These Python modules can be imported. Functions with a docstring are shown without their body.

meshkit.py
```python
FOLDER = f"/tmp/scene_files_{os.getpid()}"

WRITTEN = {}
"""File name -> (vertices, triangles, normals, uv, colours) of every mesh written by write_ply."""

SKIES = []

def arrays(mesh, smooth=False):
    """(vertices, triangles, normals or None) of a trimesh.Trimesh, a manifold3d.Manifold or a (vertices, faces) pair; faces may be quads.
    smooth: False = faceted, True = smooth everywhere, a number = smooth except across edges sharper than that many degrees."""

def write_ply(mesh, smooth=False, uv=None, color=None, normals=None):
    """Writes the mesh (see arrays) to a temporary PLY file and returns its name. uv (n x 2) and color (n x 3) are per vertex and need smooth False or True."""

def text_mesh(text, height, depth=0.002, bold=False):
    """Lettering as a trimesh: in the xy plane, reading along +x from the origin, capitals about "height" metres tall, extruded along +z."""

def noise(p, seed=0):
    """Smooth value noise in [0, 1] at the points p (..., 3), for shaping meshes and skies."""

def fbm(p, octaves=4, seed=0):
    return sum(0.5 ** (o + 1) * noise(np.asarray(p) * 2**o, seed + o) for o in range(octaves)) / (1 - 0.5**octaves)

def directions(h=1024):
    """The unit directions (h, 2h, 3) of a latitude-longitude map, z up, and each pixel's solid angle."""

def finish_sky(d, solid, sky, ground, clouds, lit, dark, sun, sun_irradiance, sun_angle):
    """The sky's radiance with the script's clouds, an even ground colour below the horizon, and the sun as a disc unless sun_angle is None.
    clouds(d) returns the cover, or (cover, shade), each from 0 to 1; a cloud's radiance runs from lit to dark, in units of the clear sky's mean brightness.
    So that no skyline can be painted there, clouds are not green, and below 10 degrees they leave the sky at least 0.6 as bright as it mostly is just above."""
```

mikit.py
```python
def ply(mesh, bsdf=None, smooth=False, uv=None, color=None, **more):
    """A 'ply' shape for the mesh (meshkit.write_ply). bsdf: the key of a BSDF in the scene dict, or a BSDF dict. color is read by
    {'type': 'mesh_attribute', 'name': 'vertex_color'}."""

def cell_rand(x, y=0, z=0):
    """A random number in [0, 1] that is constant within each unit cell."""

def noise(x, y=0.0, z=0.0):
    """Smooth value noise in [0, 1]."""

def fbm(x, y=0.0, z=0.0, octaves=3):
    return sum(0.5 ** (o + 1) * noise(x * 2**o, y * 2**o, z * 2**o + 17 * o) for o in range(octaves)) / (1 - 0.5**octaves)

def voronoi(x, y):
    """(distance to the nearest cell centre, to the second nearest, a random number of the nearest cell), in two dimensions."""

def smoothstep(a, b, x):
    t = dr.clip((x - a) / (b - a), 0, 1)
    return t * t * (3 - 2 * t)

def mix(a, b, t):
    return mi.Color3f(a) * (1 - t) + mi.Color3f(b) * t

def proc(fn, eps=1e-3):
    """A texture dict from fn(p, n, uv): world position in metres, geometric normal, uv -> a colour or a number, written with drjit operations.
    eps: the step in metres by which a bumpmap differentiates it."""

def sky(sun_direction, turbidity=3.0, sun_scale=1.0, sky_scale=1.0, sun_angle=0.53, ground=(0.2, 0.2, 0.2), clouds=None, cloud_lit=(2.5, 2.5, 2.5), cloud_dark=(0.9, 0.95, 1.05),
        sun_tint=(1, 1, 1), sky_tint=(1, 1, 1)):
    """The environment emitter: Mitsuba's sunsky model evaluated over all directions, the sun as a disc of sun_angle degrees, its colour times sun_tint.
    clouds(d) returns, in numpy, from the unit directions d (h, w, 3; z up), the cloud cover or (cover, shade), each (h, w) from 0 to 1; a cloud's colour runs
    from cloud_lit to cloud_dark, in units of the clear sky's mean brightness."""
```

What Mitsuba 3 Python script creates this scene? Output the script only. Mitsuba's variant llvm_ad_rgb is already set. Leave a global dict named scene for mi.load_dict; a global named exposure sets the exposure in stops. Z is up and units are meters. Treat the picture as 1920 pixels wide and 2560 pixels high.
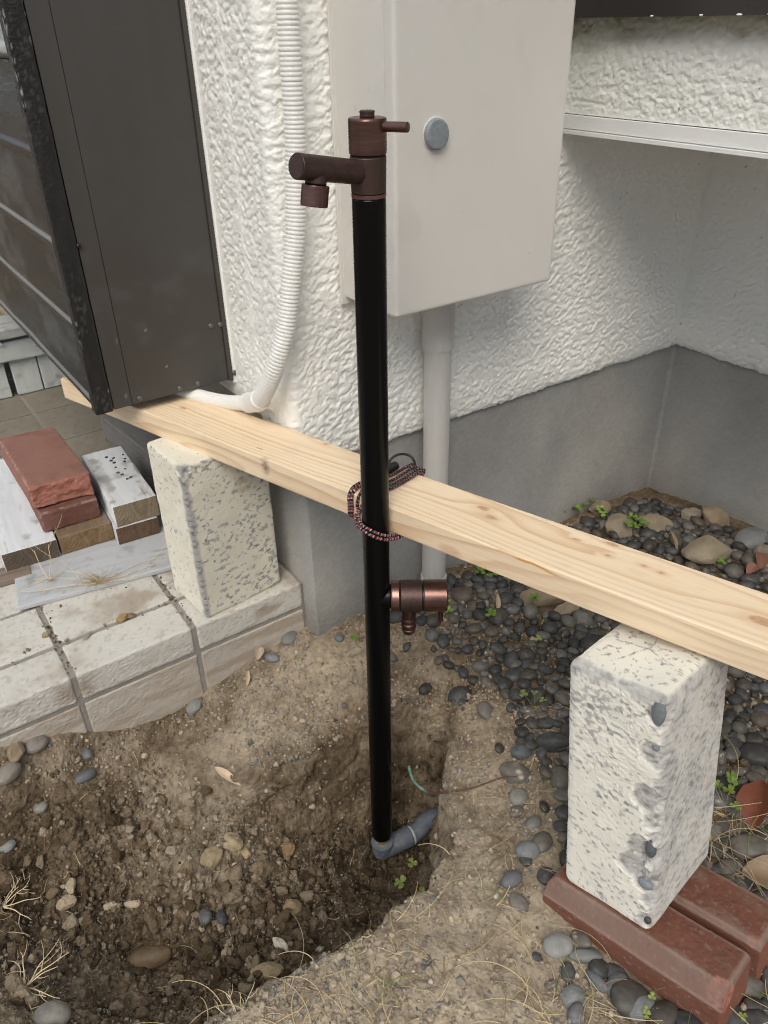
import math, random
import numpy as np, trimesh, manifold3d
import mitsuba as mi, drjit as dr
import mikit, meshkit
from mikit import proc, noise, fbm, voronoi, cell_rand, smoothstep, mix
from scipy.interpolate import RBFInterpolator
from scipy.spatial import cKDTree
from shapely.geometry import Polygon, LineString
import shapely

T = mi.ScalarTransform4f
scene, labels = {}, {}
RNG = np.random.default_rng(7)

# ------------------------------------------------------------------ camera, sky, exposure
CAM = np.array([-0.56996, -1.09496, 1.07972])
FWD = np.array([0.47399461, 0.69934117, -0.53502434])
UPV = np.array([0.317828, 0.430771, 0.844643])
scene['camera'] = {'type': 'perspective', 'fov_axis': 'x', 'fov': math.degrees(2 * math.atan(960 / 1955.08)), 'near_clip': 0.02, 'far_clip': 400.0,
                   'to_world': T().look_at(origin=CAM.tolist(), target=(CAM + FWD).tolist(), up=UPV.tolist())}
scene['sky'] = mikit.sky((-0.45, -0.48, 0.75), turbidity=3, sun_scale=0.30, sun_angle=34, clouds=lambda d: 1.0, ground=(0.16, 0.15, 0.13), sun_tint=(0.90, 1.0, 1.17), cloud_lit=(0.97, 1.07, 1.20))
exposure = 2.72

# ------------------------------------------------------------------ the dug ground, as a height field
SHARED = [[-0.2152, 0.0193, -0.1], [-0.1565, 0.0223, -0.07], [-0.2806, 0.0516, -0.11], [-0.3517, 0.062, -0.108], [-0.4528, 0.0684, -0.07], [-0.5134, 0.0624, -0.035], [-0.6068, 0.0698, 0.0]]
OUTER = [[0.1242, 0.0234, -0.025], [0.0158, 0.0304, -0.03], [-0.0672, 0.0475, -0.05], [-0.1075, -0.0254, -0.06], [0.0207, -0.0508, -0.035], [0.1398, -0.0966, -0.01], [0.2726, -0.1293, 0.0], [0.5484, -0.0208, -0.025], [1.087, 0.0196, -0.035], [0.774, -0.0651, -0.01], [0.9962, -0.247, 0.0], [0.9665, -0.3904, 0.012], [0.6304, -0.307, 0.0], [0.622, -0.5998, 0.0], [0.2294, -0.3037, -0.01], [0.1461, -0.2845, -0.03], [0.0775, -0.4219, -0.02], [-0.0039, -0.5637, -0.012], [0.0056, -0.4959, -0.025], [-0.0059, -0.4687, -0.025], [-0.0692, -0.5593, -0.012], [-0.1441, -0.59, -0.005], [-0.227, -0.6059, 0.0], [-0.3004, -0.5871, 0.0], [-0.4027, -0.5833, 0.0], [-0.0725, -0.6809, 0.0], [-0.1717, -0.7102, 0.0], [-0.0209, -0.7827, -0.004], [0.1557, -0.843, 0.0], [0.1061, -0.9374, 0.0], [-0.1652, -0.7798, 0.0], [-0.3307, -0.6628, 0.0], [-0.4639, -0.5918, 0.0], [-0.5775, -0.6147, 0.0], [-0.7396, -0.5468, 0.0], [-0.613, 0.0472, -0.005], [-0.553, 0.0562, -0.045], [-0.4778, 0.0448, -0.075], [-0.6281, 0.0202, -0.04], [-0.5802, -0.0215, -0.075], [-0.4971, 0.0066, -0.09], [-0.7383, 0.0414, 0.0], [-0.8243, -0.2158, 0.0], [-0.0161, -0.1063, -0.07], [0.0702, -0.1927, -0.05], [0.0582, -0.1273, -0.03], [0.0985, -0.3314, -0.045], [0.1782, -0.2562, -0.075], [0.1168, -0.2045, -0.088], [0.0551, -0.1706, -0.09], [-0.0254, -0.1597, -0.09], [-0.1101, -0.1623, -0.09], [-0.1804, -0.1654, -0.09], [-0.2327, -0.1517, -0.1], [-0.2698, -0.1306, -0.11], [-0.3064, -0.0931, -0.118], [-0.3467, -0.0431, -0.12]]
INNER = [[-0.3726, 0.0199, -0.135], [-0.2977, 0.0166, -0.125], [-0.4678, -0.0641, -0.15], [-0.5803, -0.0905, -0.14], [-0.6635, -0.0516, -0.115], [-0.6889, -0.1507, -0.13], [-0.6111, -0.181, -0.165], [-0.5057, -0.1578, -0.18], [-0.3742, -0.1085, -0.175], [-0.3079, -0.153, -0.19], [-0.2554, -0.1772, -0.205], [-0.2062, -0.2049, -0.25], [-0.3733, -0.189, -0.2], [-0.292, -0.2147, -0.215], [-0.473, -0.2471, -0.21], [-0.5554, -0.2797, -0.22], [-0.6181, -0.3107, -0.17], [-0.6543, -0.2392, -0.15], [-0.7054, -0.2767, -0.09], [-0.6696, -0.3669, -0.08], [-0.7136, -0.3643, -0.05], [-0.5202, -0.2516, -0.265], [-0.4658, -0.2836, -0.25], [-0.372, -0.2727, -0.25], [-0.3784, -0.3472, -0.26], [-0.2741, -0.2928, -0.28], [-0.2058, -0.247, -0.275], [-0.1449, -0.2164, -0.3], [-0.026, -0.2503, -0.4], [0.0266, -0.2488, -0.405], [0.073, -0.2581, -0.405], [0.0052, -0.2201, -0.4], [0.1233, -0.2495, -0.4], [0.125, -0.2754, -0.4], [-0.1077, -0.3007, -0.36], [-0.1761, -0.3401, -0.31], [-0.3043, -0.3507, -0.27], [-0.4311, -0.3968, -0.21], [-0.5054, -0.3605, -0.22], [-0.5757, -0.3571, -0.19], [0.0518, -0.3406, -0.385], [0.1212, -0.2667, -0.365], [0.1566, -0.2602, -0.365], [0.0658, -0.2321, -0.36], [0.0975, -0.215, -0.36], [0.0166, -0.2139, -0.355], [0.0405, -0.187, -0.355], [-0.0393, -0.216, -0.34], [-0.0307, -0.181, -0.34], [-0.0903, -0.2168, -0.31], [-0.1026, -0.183, -0.31], [-0.1417, -0.2086, -0.27], [-0.1657, -0.1818, -0.27], [-0.1887, -0.1894, -0.23], [-0.216, -0.166, -0.23], [-0.2247, -0.167, -0.195], [-0.2527, -0.1444, -0.195], [-0.262, -0.1304, -0.165], [-0.2896, -0.1073, -0.165], [-0.3035, -0.0818, -0.145], [-0.3303, -0.0578, -0.145]]
RIM = [[0.0003, -0.4266], [-0.043, -0.4869], [-0.0873, -0.534], [-0.145, -0.5589], [-0.2201, -0.5566], [-0.2781, -0.5511], [-0.3454, -0.5442], [-0.4186, -0.5436], [-0.4642, -0.5418], [-0.5131, -0.5393], [-0.5732, -0.5303], [-0.6401, -0.5046], [-0.7173, -0.4286]]
WALL = [[0.1507, -0.2613], [0.0922, -0.2178], [0.0365, -0.1915], [-0.0321, -0.1869], [-0.1005, -0.1886], [-0.1617, -0.1863], [-0.2115, -0.1699], [-0.248, -0.1482], [-0.285, -0.1111], [-0.3258, -0.0618]]

FRONT = LineString(RIM)
PIT = Polygon(RIM + [[-0.80, -0.2], [-0.75, 0.0], [-0.6, 0.03], [-0.45, 0.03], [-0.36, 0.0]] + WALL[::-1])
_out = np.array(SHARED + OUTER)
_in = np.array(SHARED + INNER)
_fo = RBFInterpolator(_out[:, :2], _out[:, 2], smoothing=2e-4, kernel='thin_plate_spline')
_fi = RBFInterpolator(_in[:, :2], _in[:, 2], smoothing=2e-4, kernel='thin_plate_spline')


def sstep(a, b, x):
    t = np.clip((x - a) / (b - a), 0, 1)
    return t * t * (3 - 2 * t)


def base_height(x, y):
    """(height, how far inside the pit from 0 to 1) without the small relief"""
    x, y = np.asarray(x, float).ravel(), np.asarray(y, float).ravel()
    q = np.stack([np.clip(x, -0.85, 1.08), np.clip(y, -1.0, 0.11)], 1)
    zo, zi = _fo(q), np.clip(_fi(q), -0.408, 0.0)
    far = np.hypot(x - q[:, 0], y - q[:, 1])
    pts = shapely.points(x, y)
    near = (x > -1.1) & (x < 0.4) & (y > -0.8) & (y < 0.3)
    sd = np.full(len(x), -1.0); df = np.full(len(x), 9.0)
    d = shapely.distance(PIT.boundary, pts[near])
    ins = shapely.contains(PIT, pts[near])
    sd[near] = np.where(ins, d, -d); df[near] = shapely.distance(FRONT, pts[near])
    p3 = np.stack([x, y, x * 0], -1)
    sd = sd + 0.034 * (meshkit.fbm(p3 / 0.07, 3, 91) - 0.5) + 0.008 * (meshkit.fbm(p3 / 0.016, 2, 92) - 0.5)
    w = np.where(df < np.abs(sd) + 0.006, 0.020 + 0.045 * sstep(-0.10, -0.24, x), 0.034 + 0.012 * sstep(-0.16, -0.30, x))
    k = sstep(-0.35 * w, w, sd)
    z = zo * (1 - k) + zi * k
    return z * np.exp(-(far / 0.6) ** 2), k


CLODSPOTS = [(-0.2838, -0.227, 0.1, 1), (-0.3548, -0.2397, 0.12, 1), (-0.2572, -0.263, 0.1, 0.9), (-0.4178, -0.2041, 0.1, 0.7), (-0.5123, -0.1663, 0.1, 0.6), (-0.5905, -0.2029, 0.1, 0.5), (-0.3477, -0.3094, 0.1, 0.8), (-0.1551, -0.2761, 0.06, 0.6), (-0.3167, -0.1741, 0.06, 0.8), (-0.483, -0.2801, 0.08, 0.4), (0.0226, -0.2545, 0.05, 0.3)]
_crng = np.random.default_rng(5)
CLODS = []
for _sp, _lo, _hi in ((0.030, 0.35, 0.62), (0.014, 0.36, 0.64), (0.0075, 0.38, 0.66)):      # lumps of earth in three sizes: tree of centres, radii, tones
    _gx, _gy = np.meshgrid(np.arange(-0.95, 0.75, _sp), np.arange(-1.0, 0.12, _sp))
    _c = np.stack([_gx.ravel(), _gy.ravel()], 1) + _crng.uniform(-0.5, 0.5, (_gx.size, 2)) * _sp
    CLODS.append((cKDTree(_c), _crng.uniform(_lo, _hi, len(_c)) * _sp * (_crng.uniform(size=len(_c)) < 0.62), _crng.normal(0, 1, len(_c))))


def loose(x, y, k):
    """how crumbly the ground is, 0 to 1"""
    d = np.zeros(len(x))
    for a, b, s, w in CLODSPOTS:
        d = np.maximum(d, w * np.exp(-((x - a) ** 2 + (y - b) ** 2) / s ** 2))
    p = np.stack([x, y, x * 0], -1)
    return np.clip(k * (0.30 + 0.7 * d) + 0.16 * (1 - k), 0, 1) * sstep(0.30, 0.60, meshkit.fbm(p / 0.07, 3, 41) + 0.10)


def lumps(x, y, k):
    """(height, tone) of the lumps of earth"""
    h, tone = np.zeros(len(x)), np.zeros(len(x))
    q = np.stack([x, y], 1)
    on = (x > -0.95) & (x < 0.75) & (y > -1.0) & (y < 0.12)
    L = np.zeros(len(x)); L[on] = loose(x[on], y[on], k[on])
    p = np.stack([x, y, x * 0], -1)
    warp = np.stack([meshkit.noise(p / 0.006, 51), meshkit.noise(p / 0.006, 52)], 1) - 0.5
    for (tree, rad, tn), amp in zip(CLODS, (0.62, 0.80, 0.85)):
        d, i = tree.query(q[on] + warp[on] * 0.004, k=2)
        r = rad[i]
        b = np.sqrt(np.clip(r ** 2 - d ** 2, 0, None))
        j = np.argmax(b, 1)
        bb = b[np.arange(len(b)), j]
        h[on] += bb * amp * L[on]
        tone[on] += np.where(bb > 0, tn[i[np.arange(len(b)), j]], -0.55) * L[on] * (0.75 if amp > 0.7 else 0.5)  # bare gaps between lumps get a darker tone, shade painted into the colour
    return h, tone


def relief(x, y, k):
    p = np.stack([x, y, x * 0], -1)
    a = meshkit.fbm(p / 0.16, 3, 3) - 0.5
    b = meshkit.fbm(p / 0.035, 4, 5) - 0.5
    c = np.abs(meshkit.noise(p / 0.021, 9) - 0.5)
    k0 = k * (1 - 2.0 * k * (1 - k))
    k = k * (1 - 3.2 * k * (1 - k))
    near = np.exp(-(np.clip(np.hypot(x - 0.1, y + 0.4) - 1.2, 0, None) / 1.5) ** 2)
    e = meshkit.fbm(p / 0.011, 2, 19) - 0.5
    return ((0.010 + 0.03 * k) * a + (0.010 + 0.024 * k) * b - (0.004 + 0.010 * k) * c + (0.0028 + 0.003 * k) * e + 0.001) * near + lumps(x, y, k0)[0]


def ground_z(x, y):
    x, y = np.asarray(x, float), np.asarray(y, float)
    s = x.shape
    z, k = base_height(x, y)
    return (z + relief(x.ravel(), y.ravel(), k)).reshape(s)

# ------------------------------------------------------------------ helpers
def unit(v):
    v = np.asarray(v, float)
    return v / np.linalg.norm(v)


def tag(key, label=None, cat=None, group=None, kind=None):
    d = {}
    for k, v in (('label', label), ('category', cat), ('group', group), ('kind', kind)):
        if v:
            d[k] = v
    labels[key] = d


def numbered(name):
    if name not in scene and name not in labels and not any(k.startswith(name + '__') for k in scene):
        return name
    n = 1
    while ('%s_%03d' % (name, n)) in scene or ('%s_%03d' % (name, n)) in labels:
        n += 1
    return '%s_%03d' % (name, n)


def put(key, mesh, bsdf, smooth=False, color=None, m=None):
    d = mikit.ply(mesh, bsdf, smooth=smooth, color=color)
    if m is not None:
        d['to_world'] = T(np.asarray(m).tolist())
    scene[key] = d
    return key


def part(parent, name, mesh, bsdf, smooth=False, color=None, m=None):
    key = parent + '__' + name
    if key in scene:
        n = 1
        while '%s_%03d' % (key, n) in scene:
            n += 1
        key = '%s_%03d' % (key, n)
    return put(key, mesh, bsdf, smooth, color, m)


def thing(name, label, cat, group=None):
    key = numbered(name)
    tag(key, label, cat, group)
    return key


def frame(o, x, y, z):
    m = np.eye(4)
    m[:3, 0], m[:3, 1], m[:3, 2], m[:3, 3] = x, y, z, o
    return m


def xf(mesh, m):
    q = mesh.copy()
    q.apply_transform(m)
    return q


def box(a, b):
    a, b = np.minimum(a, b), np.maximum(a, b)
    q = trimesh.creation.box(extents=b - a)
    q.apply_translation((np.asarray(a) + b) / 2)
    return q


_oct = np.array([[sx, sy, sz] for sx in (-1, 1) for sy in (-1, 1) for sz in (-1, 1)], float)


def rbox(size, r=0.003, seg=1):
    """a box centred on the origin with chamfered (seg 1) or rounded edges"""
    h = np.asarray(size, float) / 2
    if seg == 1:
        dirs = np.vstack([np.eye(3), ])
    else:
        th = np.linspace(0, np.pi / 2, seg + 1)
        dirs = np.array([[math.sin(a) * math.cos(b), math.sin(a) * math.sin(b), math.cos(a)] for a in th for b in th])
    pts = np.vstack([s * (h - r) + s * dirs * r for s in _oct])
    return trimesh.convex.convex_hull(pts)


def dense_box(size, res, r):
    """a box centred on the origin, its faces finely divided (res: one step or one per axis), its edges rounded by r"""
    h = np.asarray(size, float) / 2
    res = np.broadcast_to(res, (3,))
    vs, fs, n = [], [], 0
    for ax in range(3):
        u, v = [(1, 2), (2, 0), (0, 1)][ax]
        nu, nv = max(2, int(size[u] / res[u])), max(2, int(size[v] / res[v]))
        lines = []
        for k, n_ in ((u, nu), (v, nv)):      # lines also where the rounding starts, so that flat faces stay flat
            t = np.linspace(-h[k], h[k], n_ + 1)
            e = h[k] - r * np.array([1.0, 0.55, 0.2])
            lines.append(np.unique(np.round(np.r_[t[(np.abs(t) < h[k] - 1.3 * r) | (np.abs(t) > h[k] - 1e-9)], e, -e], 9)))
        nu, nv = len(lines[0]) - 1, len(lines[1]) - 1
        U, V = np.meshgrid(lines[0], lines[1], indexing='ij')
        for s in (-1, 1):
            p = np.zeros((U.size, 3)); p[:, u] = U.ravel(); p[:, v] = V.ravel(); p[:, ax] = s * h[ax]
            f = grid_faces(nu + 1, nv + 1)
            vs.append(p); fs.append((f if s > 0 else f[:, ::-1]) + n); n += len(p)
    q = trimesh.Trimesh(np.vstack(vs), np.vstack(fs), process=False)
    q.merge_vertices()
    p = np.array(q.vertices)
    c = np.clip(p, -(h - r), h - r)
    d = p - c
    ln = np.linalg.norm(d, axis=1, keepdims=True)
    q.vertices = np.where(ln > 1e-9, c + r * d / np.maximum(ln, 1e-9), p)
    return q


def grid_faces(nu, nv):
    i = np.arange(nu * nv).reshape(nu, nv)
    a, b, c, d = i[:-1, :-1].ravel(), i[1:, :-1].ravel(), i[1:, 1:].ravel(), i[:-1, 1:].ravel()
    return np.vstack([np.stack([a, b, c], 1), np.stack([a, c, d], 1)])


def tube(pts, radii, sides=10, cap=True):
    p = np.asarray(pts, float)
    r = np.broadcast_to(radii, (len(p),))
    t = np.gradient(p, axis=0)
    t /= np.linalg.norm(t, axis=1, keepdims=True) + 1e-12
    a = np.cross(t[0], [0, 0, 1.0] if abs(t[0][2]) < 0.9 else [1.0, 0, 0])
    A = []
    for k in range(len(p)):
        a = a - t[k] * (a @ t[k])
        a = a / np.linalg.norm(a)
        A.append(a)
    A = np.array(A); B = np.cross(t, A)
    ang = np.arange(sides) * 2 * np.pi / sides
    v = (p[:, None] + r[:, None, None] * (np.cos(ang)[None, :, None] * A[:, None] + np.sin(ang)[None, :, None] * B[:, None])).reshape(-1, 3)
    i, j = np.meshgrid(np.arange(len(p) - 1), np.arange(sides), indexing='ij')
    k = (j + 1) % sides
    f = np.vstack([np.stack([i * sides + j, i * sides + k, (i + 1) * sides + k], -1).reshape(-1, 3), np.stack([i * sides + j, (i + 1) * sides + k, (i + 1) * sides + j], -1).reshape(-1, 3)])
    if cap:
        n = len(v)
        v = np.vstack([v, p[0], p[-1]])
        j = np.arange(sides); k = (j + 1) % sides; e = (len(p) - 1) * sides
        f = np.vstack([f, np.stack([k, j, j * 0 + n], 1), np.stack([e + j, e + k, j * 0 + n + 1], 1)])
    return trimesh.Trimesh(v, f, process=False)


def spline(ctrl, step):
    """a smooth curve through the control points, sampled evenly"""
    from scipy.interpolate import CubicSpline
    c = np.asarray(ctrl, float)
    s = np.r_[0, np.cumsum(np.linalg.norm(np.diff(c, axis=0), axis=1))]
    cs = CubicSpline(s, c)
    t = np.linspace(0, s[-1], max(40, int(s[-1] / step) * 3))
    q = cs(t)
    l = np.r_[0, np.cumsum(np.linalg.norm(np.diff(q, axis=0), axis=1))]
    return np.stack([np.interp(np.linspace(0, l[-1], max(3, int(l[-1] / step))), l, q[:, k]) for k in range(3)], 1)


def lathe(profile, sides=32):
    """(radius, height) pairs turned about the z axis; height increasing"""
    pr = np.asarray(profile, float)
    ang = np.arange(sides) * 2 * np.pi / sides
    v = np.stack([np.outer(pr[:, 0], np.cos(ang)), np.outer(pr[:, 0], np.sin(ang)), np.repeat(pr[:, 1:2], sides, 1)], -1).reshape(-1, 3)
    n = len(pr)
    i, j = np.meshgrid(np.arange(n - 1), np.arange(sides), indexing='ij')
    k = (j + 1) % sides
    f = np.vstack([np.stack([i * sides + j, i * sides + k, (i + 1) * sides + k], -1).reshape(-1, 3), np.stack([i * sides + j, (i + 1) * sides + k, (i + 1) * sides + j], -1).reshape(-1, 3)])
    m = len(v)
    v = np.vstack([v, [0, 0, pr[0, 1]], [0, 0, pr[-1, 1]]])
    j = np.arange(sides); k = (j + 1) % sides; e = (n - 1) * sides
    f = np.vstack([f, np.stack([k, j, j * 0 + m], 1), np.stack([e + j, e + k, j * 0 + m + 1], 1)])
    return trimesh.Trimesh(v, f, process=False)


def along(mesh, o, d):
    """turn the mesh's z axis to d and move its origin to o"""
    z = unit(d)
    x = unit(np.cross([0, 0, 1.0] if abs(z[2]) < 0.95 else [1.0, 0, 0], z))
    return xf(mesh, frame(o, x, np.cross(z, x), z))


def at(o, yaw=0.0, pitch=0.0, roll=0.0):
    from scipy.spatial.transform import Rotation
    m = np.eye(4); m[:3, :3] = Rotation.from_euler('ZYX', [yaw, pitch, roll]).as_matrix(); m[:3, 3] = o
    return m


def cat(*ms):
    return trimesh.util.concatenate(list(ms))


def nz(p, scale, octaves=3, seed=0):
    return meshkit.fbm(np.asarray(p) / scale, octaves, seed)


def srgb(*c):
    return [((v / 255 + 0.055) / 1.055) ** 2.4 if v > 10 else v / 255 / 12.92 for v in c]


# ------------------------------------------------------------------ materials
VCOL = {'type': 'mesh_attribute', 'name': 'vertex_color'}


def rough_relief(p, n, uv):
    return fbm(p.x * 250, p.y * 250, p.z * 250, 3)


def prin(key, color=None, rough=0.6, spec=0.4, metallic=0.0, bump=0.0):
    """colour None: read from the mesh's vertices. bump: height in metres of the fine relief shared by all rough materials"""
    b = {'type': 'principled', 'base_color': dict(VCOL) if color is None else {'type': 'rgb', 'value': list(color)}, 'roughness': float(rough), 'specular': float(spec), 'metallic': float(metallic)}
    if bump:
        b = {'type': 'bumpmap', 'arbitrary': proc(rough_relief, 6e-4), 'scale': float(bump), 'bsdf': b}
    scene[key] = {'type': 'twosided', 'bsdf': b}
    return key


prin('m_ground', None, 0.95, 0.10, bump=0.0062)
prin('m_soil_bits', None, 0.95, 0.10, bump=0.0045)
prin('m_pebble', None, 0.55, 0.38, bump=0.0010)
prin('m_rock', None, 0.9, 0.2, bump=0.0042)
prin('m_stucco', None, 0.42, 0.38, bump=0.0020)
prin('m_matte', None, 0.88, 0.2, bump=0.0030)
prin('m_tile', None, 0.72, 0.3, bump=0.0030)
prin('m_brick', None, 0.82, 0.2, bump=0.0020)
prin('m_block', None, 0.78, 0.25, bump=0.0026)
prin('m_wood_old', None, 0.75, 0.28, bump=0.0012)
prin('m_blackwood', None, 0.42, 0.45, bump=0.0014)
prin('m_slat', None, 0.26, 0.5, bump=0.0020)
prin('m_satin', None, 0.44, 0.40)
prin('m_plank', None, 0.55, 0.3)
prin('m_cord', None, 0.7, 0.3)
prin('m_straw', None, 0.75, 0.25)
prin('m_leaf', None, 0.5, 0.35)
prin('m_bronze', None, 0.33, 0.5, 0.9)
prin('m_bronze_cast', None, 0.50, 0.5, 0.75, bump=0.0004)
prin('m_pvc', None, 0.42, 0.4)
prin('m_hose', (0.72, 0.715, 0.69), 0.42, 0.4)
prin('m_white_trim', (0.72, 0.725, 0.72), 0.42, 0.4)
prin('m_window_frame', (0.030, 0.026, 0.025), 0.35, 0.5)
prin('m_caulk', (0.80, 0.80, 0.78), 0.5, 0.4)
prin('m_screw', (0.14, 0.13, 0.125), 0.4, 0.5, 0.6)
prin('m_pole', (0.0025, 0.0025, 0.0028), 0.28, 0.2)
prin('m_black', (0.008, 0.008, 0.009), 0.4, 0.5)
prin('m_brass', (0.62, 0.42, 0.18), 0.3, 0.5, 1.0)
prin('m_glue', (0.45, 0.47, 0.5), 0.5, 0.4)


def blend(c, d, w):
    """mix two colours (or arrays of colours) by a weight per vertex"""
    w = np.asarray(w)[:, None]
    return np.asarray(c) * (1 - w) + np.asarray(d) * w


def foundation_color(p, n=None):
    a, b = nz(p, 0.32, 3, 2), nz(p * [1, 1, 0.4], 0.11, 3, 3)
    g = nz(p, 0.006, 3, 4)
    foot_dark = sstep(0.12, -0.02, p[:, 2] + 0.05 * (b - 0.5))  # tone darkens toward the ground
    v = 0.315 + 0.16 * (a - 0.5) + 0.10 * (b - 0.5) + 0.10 * (g - 0.5) - 0.07 * foot_dark
    wash = sstep(0.55, 0.70, nz(p * [1, 1, 0.22] + 3, 0.2, 3, 5))
    return blend(v[:, None] * [1.0, 0.995, 0.97], v[:, None] * [1.14, 1.10, 1.03], wash)


def shutter_color(p, n=None):
    s = nz(p * [1, 1, 0.09], 0.055, 3, 6)
    dust = sstep(0.55, 0.80, nz(p, 0.035, 4, 7)) * sstep(1.05, 0.65, p[:, 2])
    scr = sstep(0.86, 0.91, meshkit.noise(p * [420, 420, 40], 8)) * sstep(0.66, 0.8, meshkit.noise(p / 0.045, 9))
    spk = meshkit.noise(p / 0.0042, 14) > 0.985
    c = blend(np.array([0.049, 0.046, 0.043]), np.array([0.065, 0.061, 0.057]), s)
    c = blend(c, [0.056, 0.045, 0.038], 0.5 * sstep(0.5, 0.75, nz(p * [1, 1, 0.5], 0.11, 2, 10)))
    c = blend(c, [0.12, 0.12, 0.117], dust * 0.2)
    c = blend(c, [0.20, 0.195, 0.19], scr * 0.6)
    c[spk] = [0.22, 0.22, 0.21]
    return c


def blackwood_color(p, n):
    g = nz(p * [1, 1, 0.15], 0.007, 3, 11)
    edge = np.abs(n).max(1) < 0.96
    worn = sstep(0.60, 0.75, meshkit.noise(p * [400, 400, 130], 12)) * sstep(0.50, 0.64, nz(p * [1, 1, 0.4], 0.03, 2, 13)) * (0.12 + 0.88 * edge)
    return blend(blend([0.006, 0.006, 0.006], [0.020, 0.019, 0.018], g), [0.34, 0.33, 0.32], worn * 0.8)


def slat_color(p, k=0):
    a = nz(p * [1, 0.6, 1], 0.085, 3, 14)
    b = nz(p * [1, 0.35, 1], 0.0055, 3, 15)
    w = sstep(0.40, 0.64, a) * (0.35 + 0.9 * b)
    c = blend([0.008, 0.008, 0.009], [0.050, 0.052, 0.054], np.clip(w, 0, 1))
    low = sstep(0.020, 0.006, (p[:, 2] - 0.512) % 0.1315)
    c = blend(c, [0.022, 0.022, 0.024], 0.7 * low)  # shade of the groove painted as a band at the lower lip
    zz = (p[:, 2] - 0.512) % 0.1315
    c = blend(c, [0.20, 0.20, 0.20], 0.8 * sstep(0.0150, 0.0175, zz) * sstep(0.0235, 0.0215, zz))  # sunlit upper edge of each lip painted as a pale line
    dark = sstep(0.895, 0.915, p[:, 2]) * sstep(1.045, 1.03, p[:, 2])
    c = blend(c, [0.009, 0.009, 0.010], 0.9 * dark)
    return blend(c, [0.30, 0.32, 0.30], sstep(1.043, 1.050, p[:, 2]))


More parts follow.
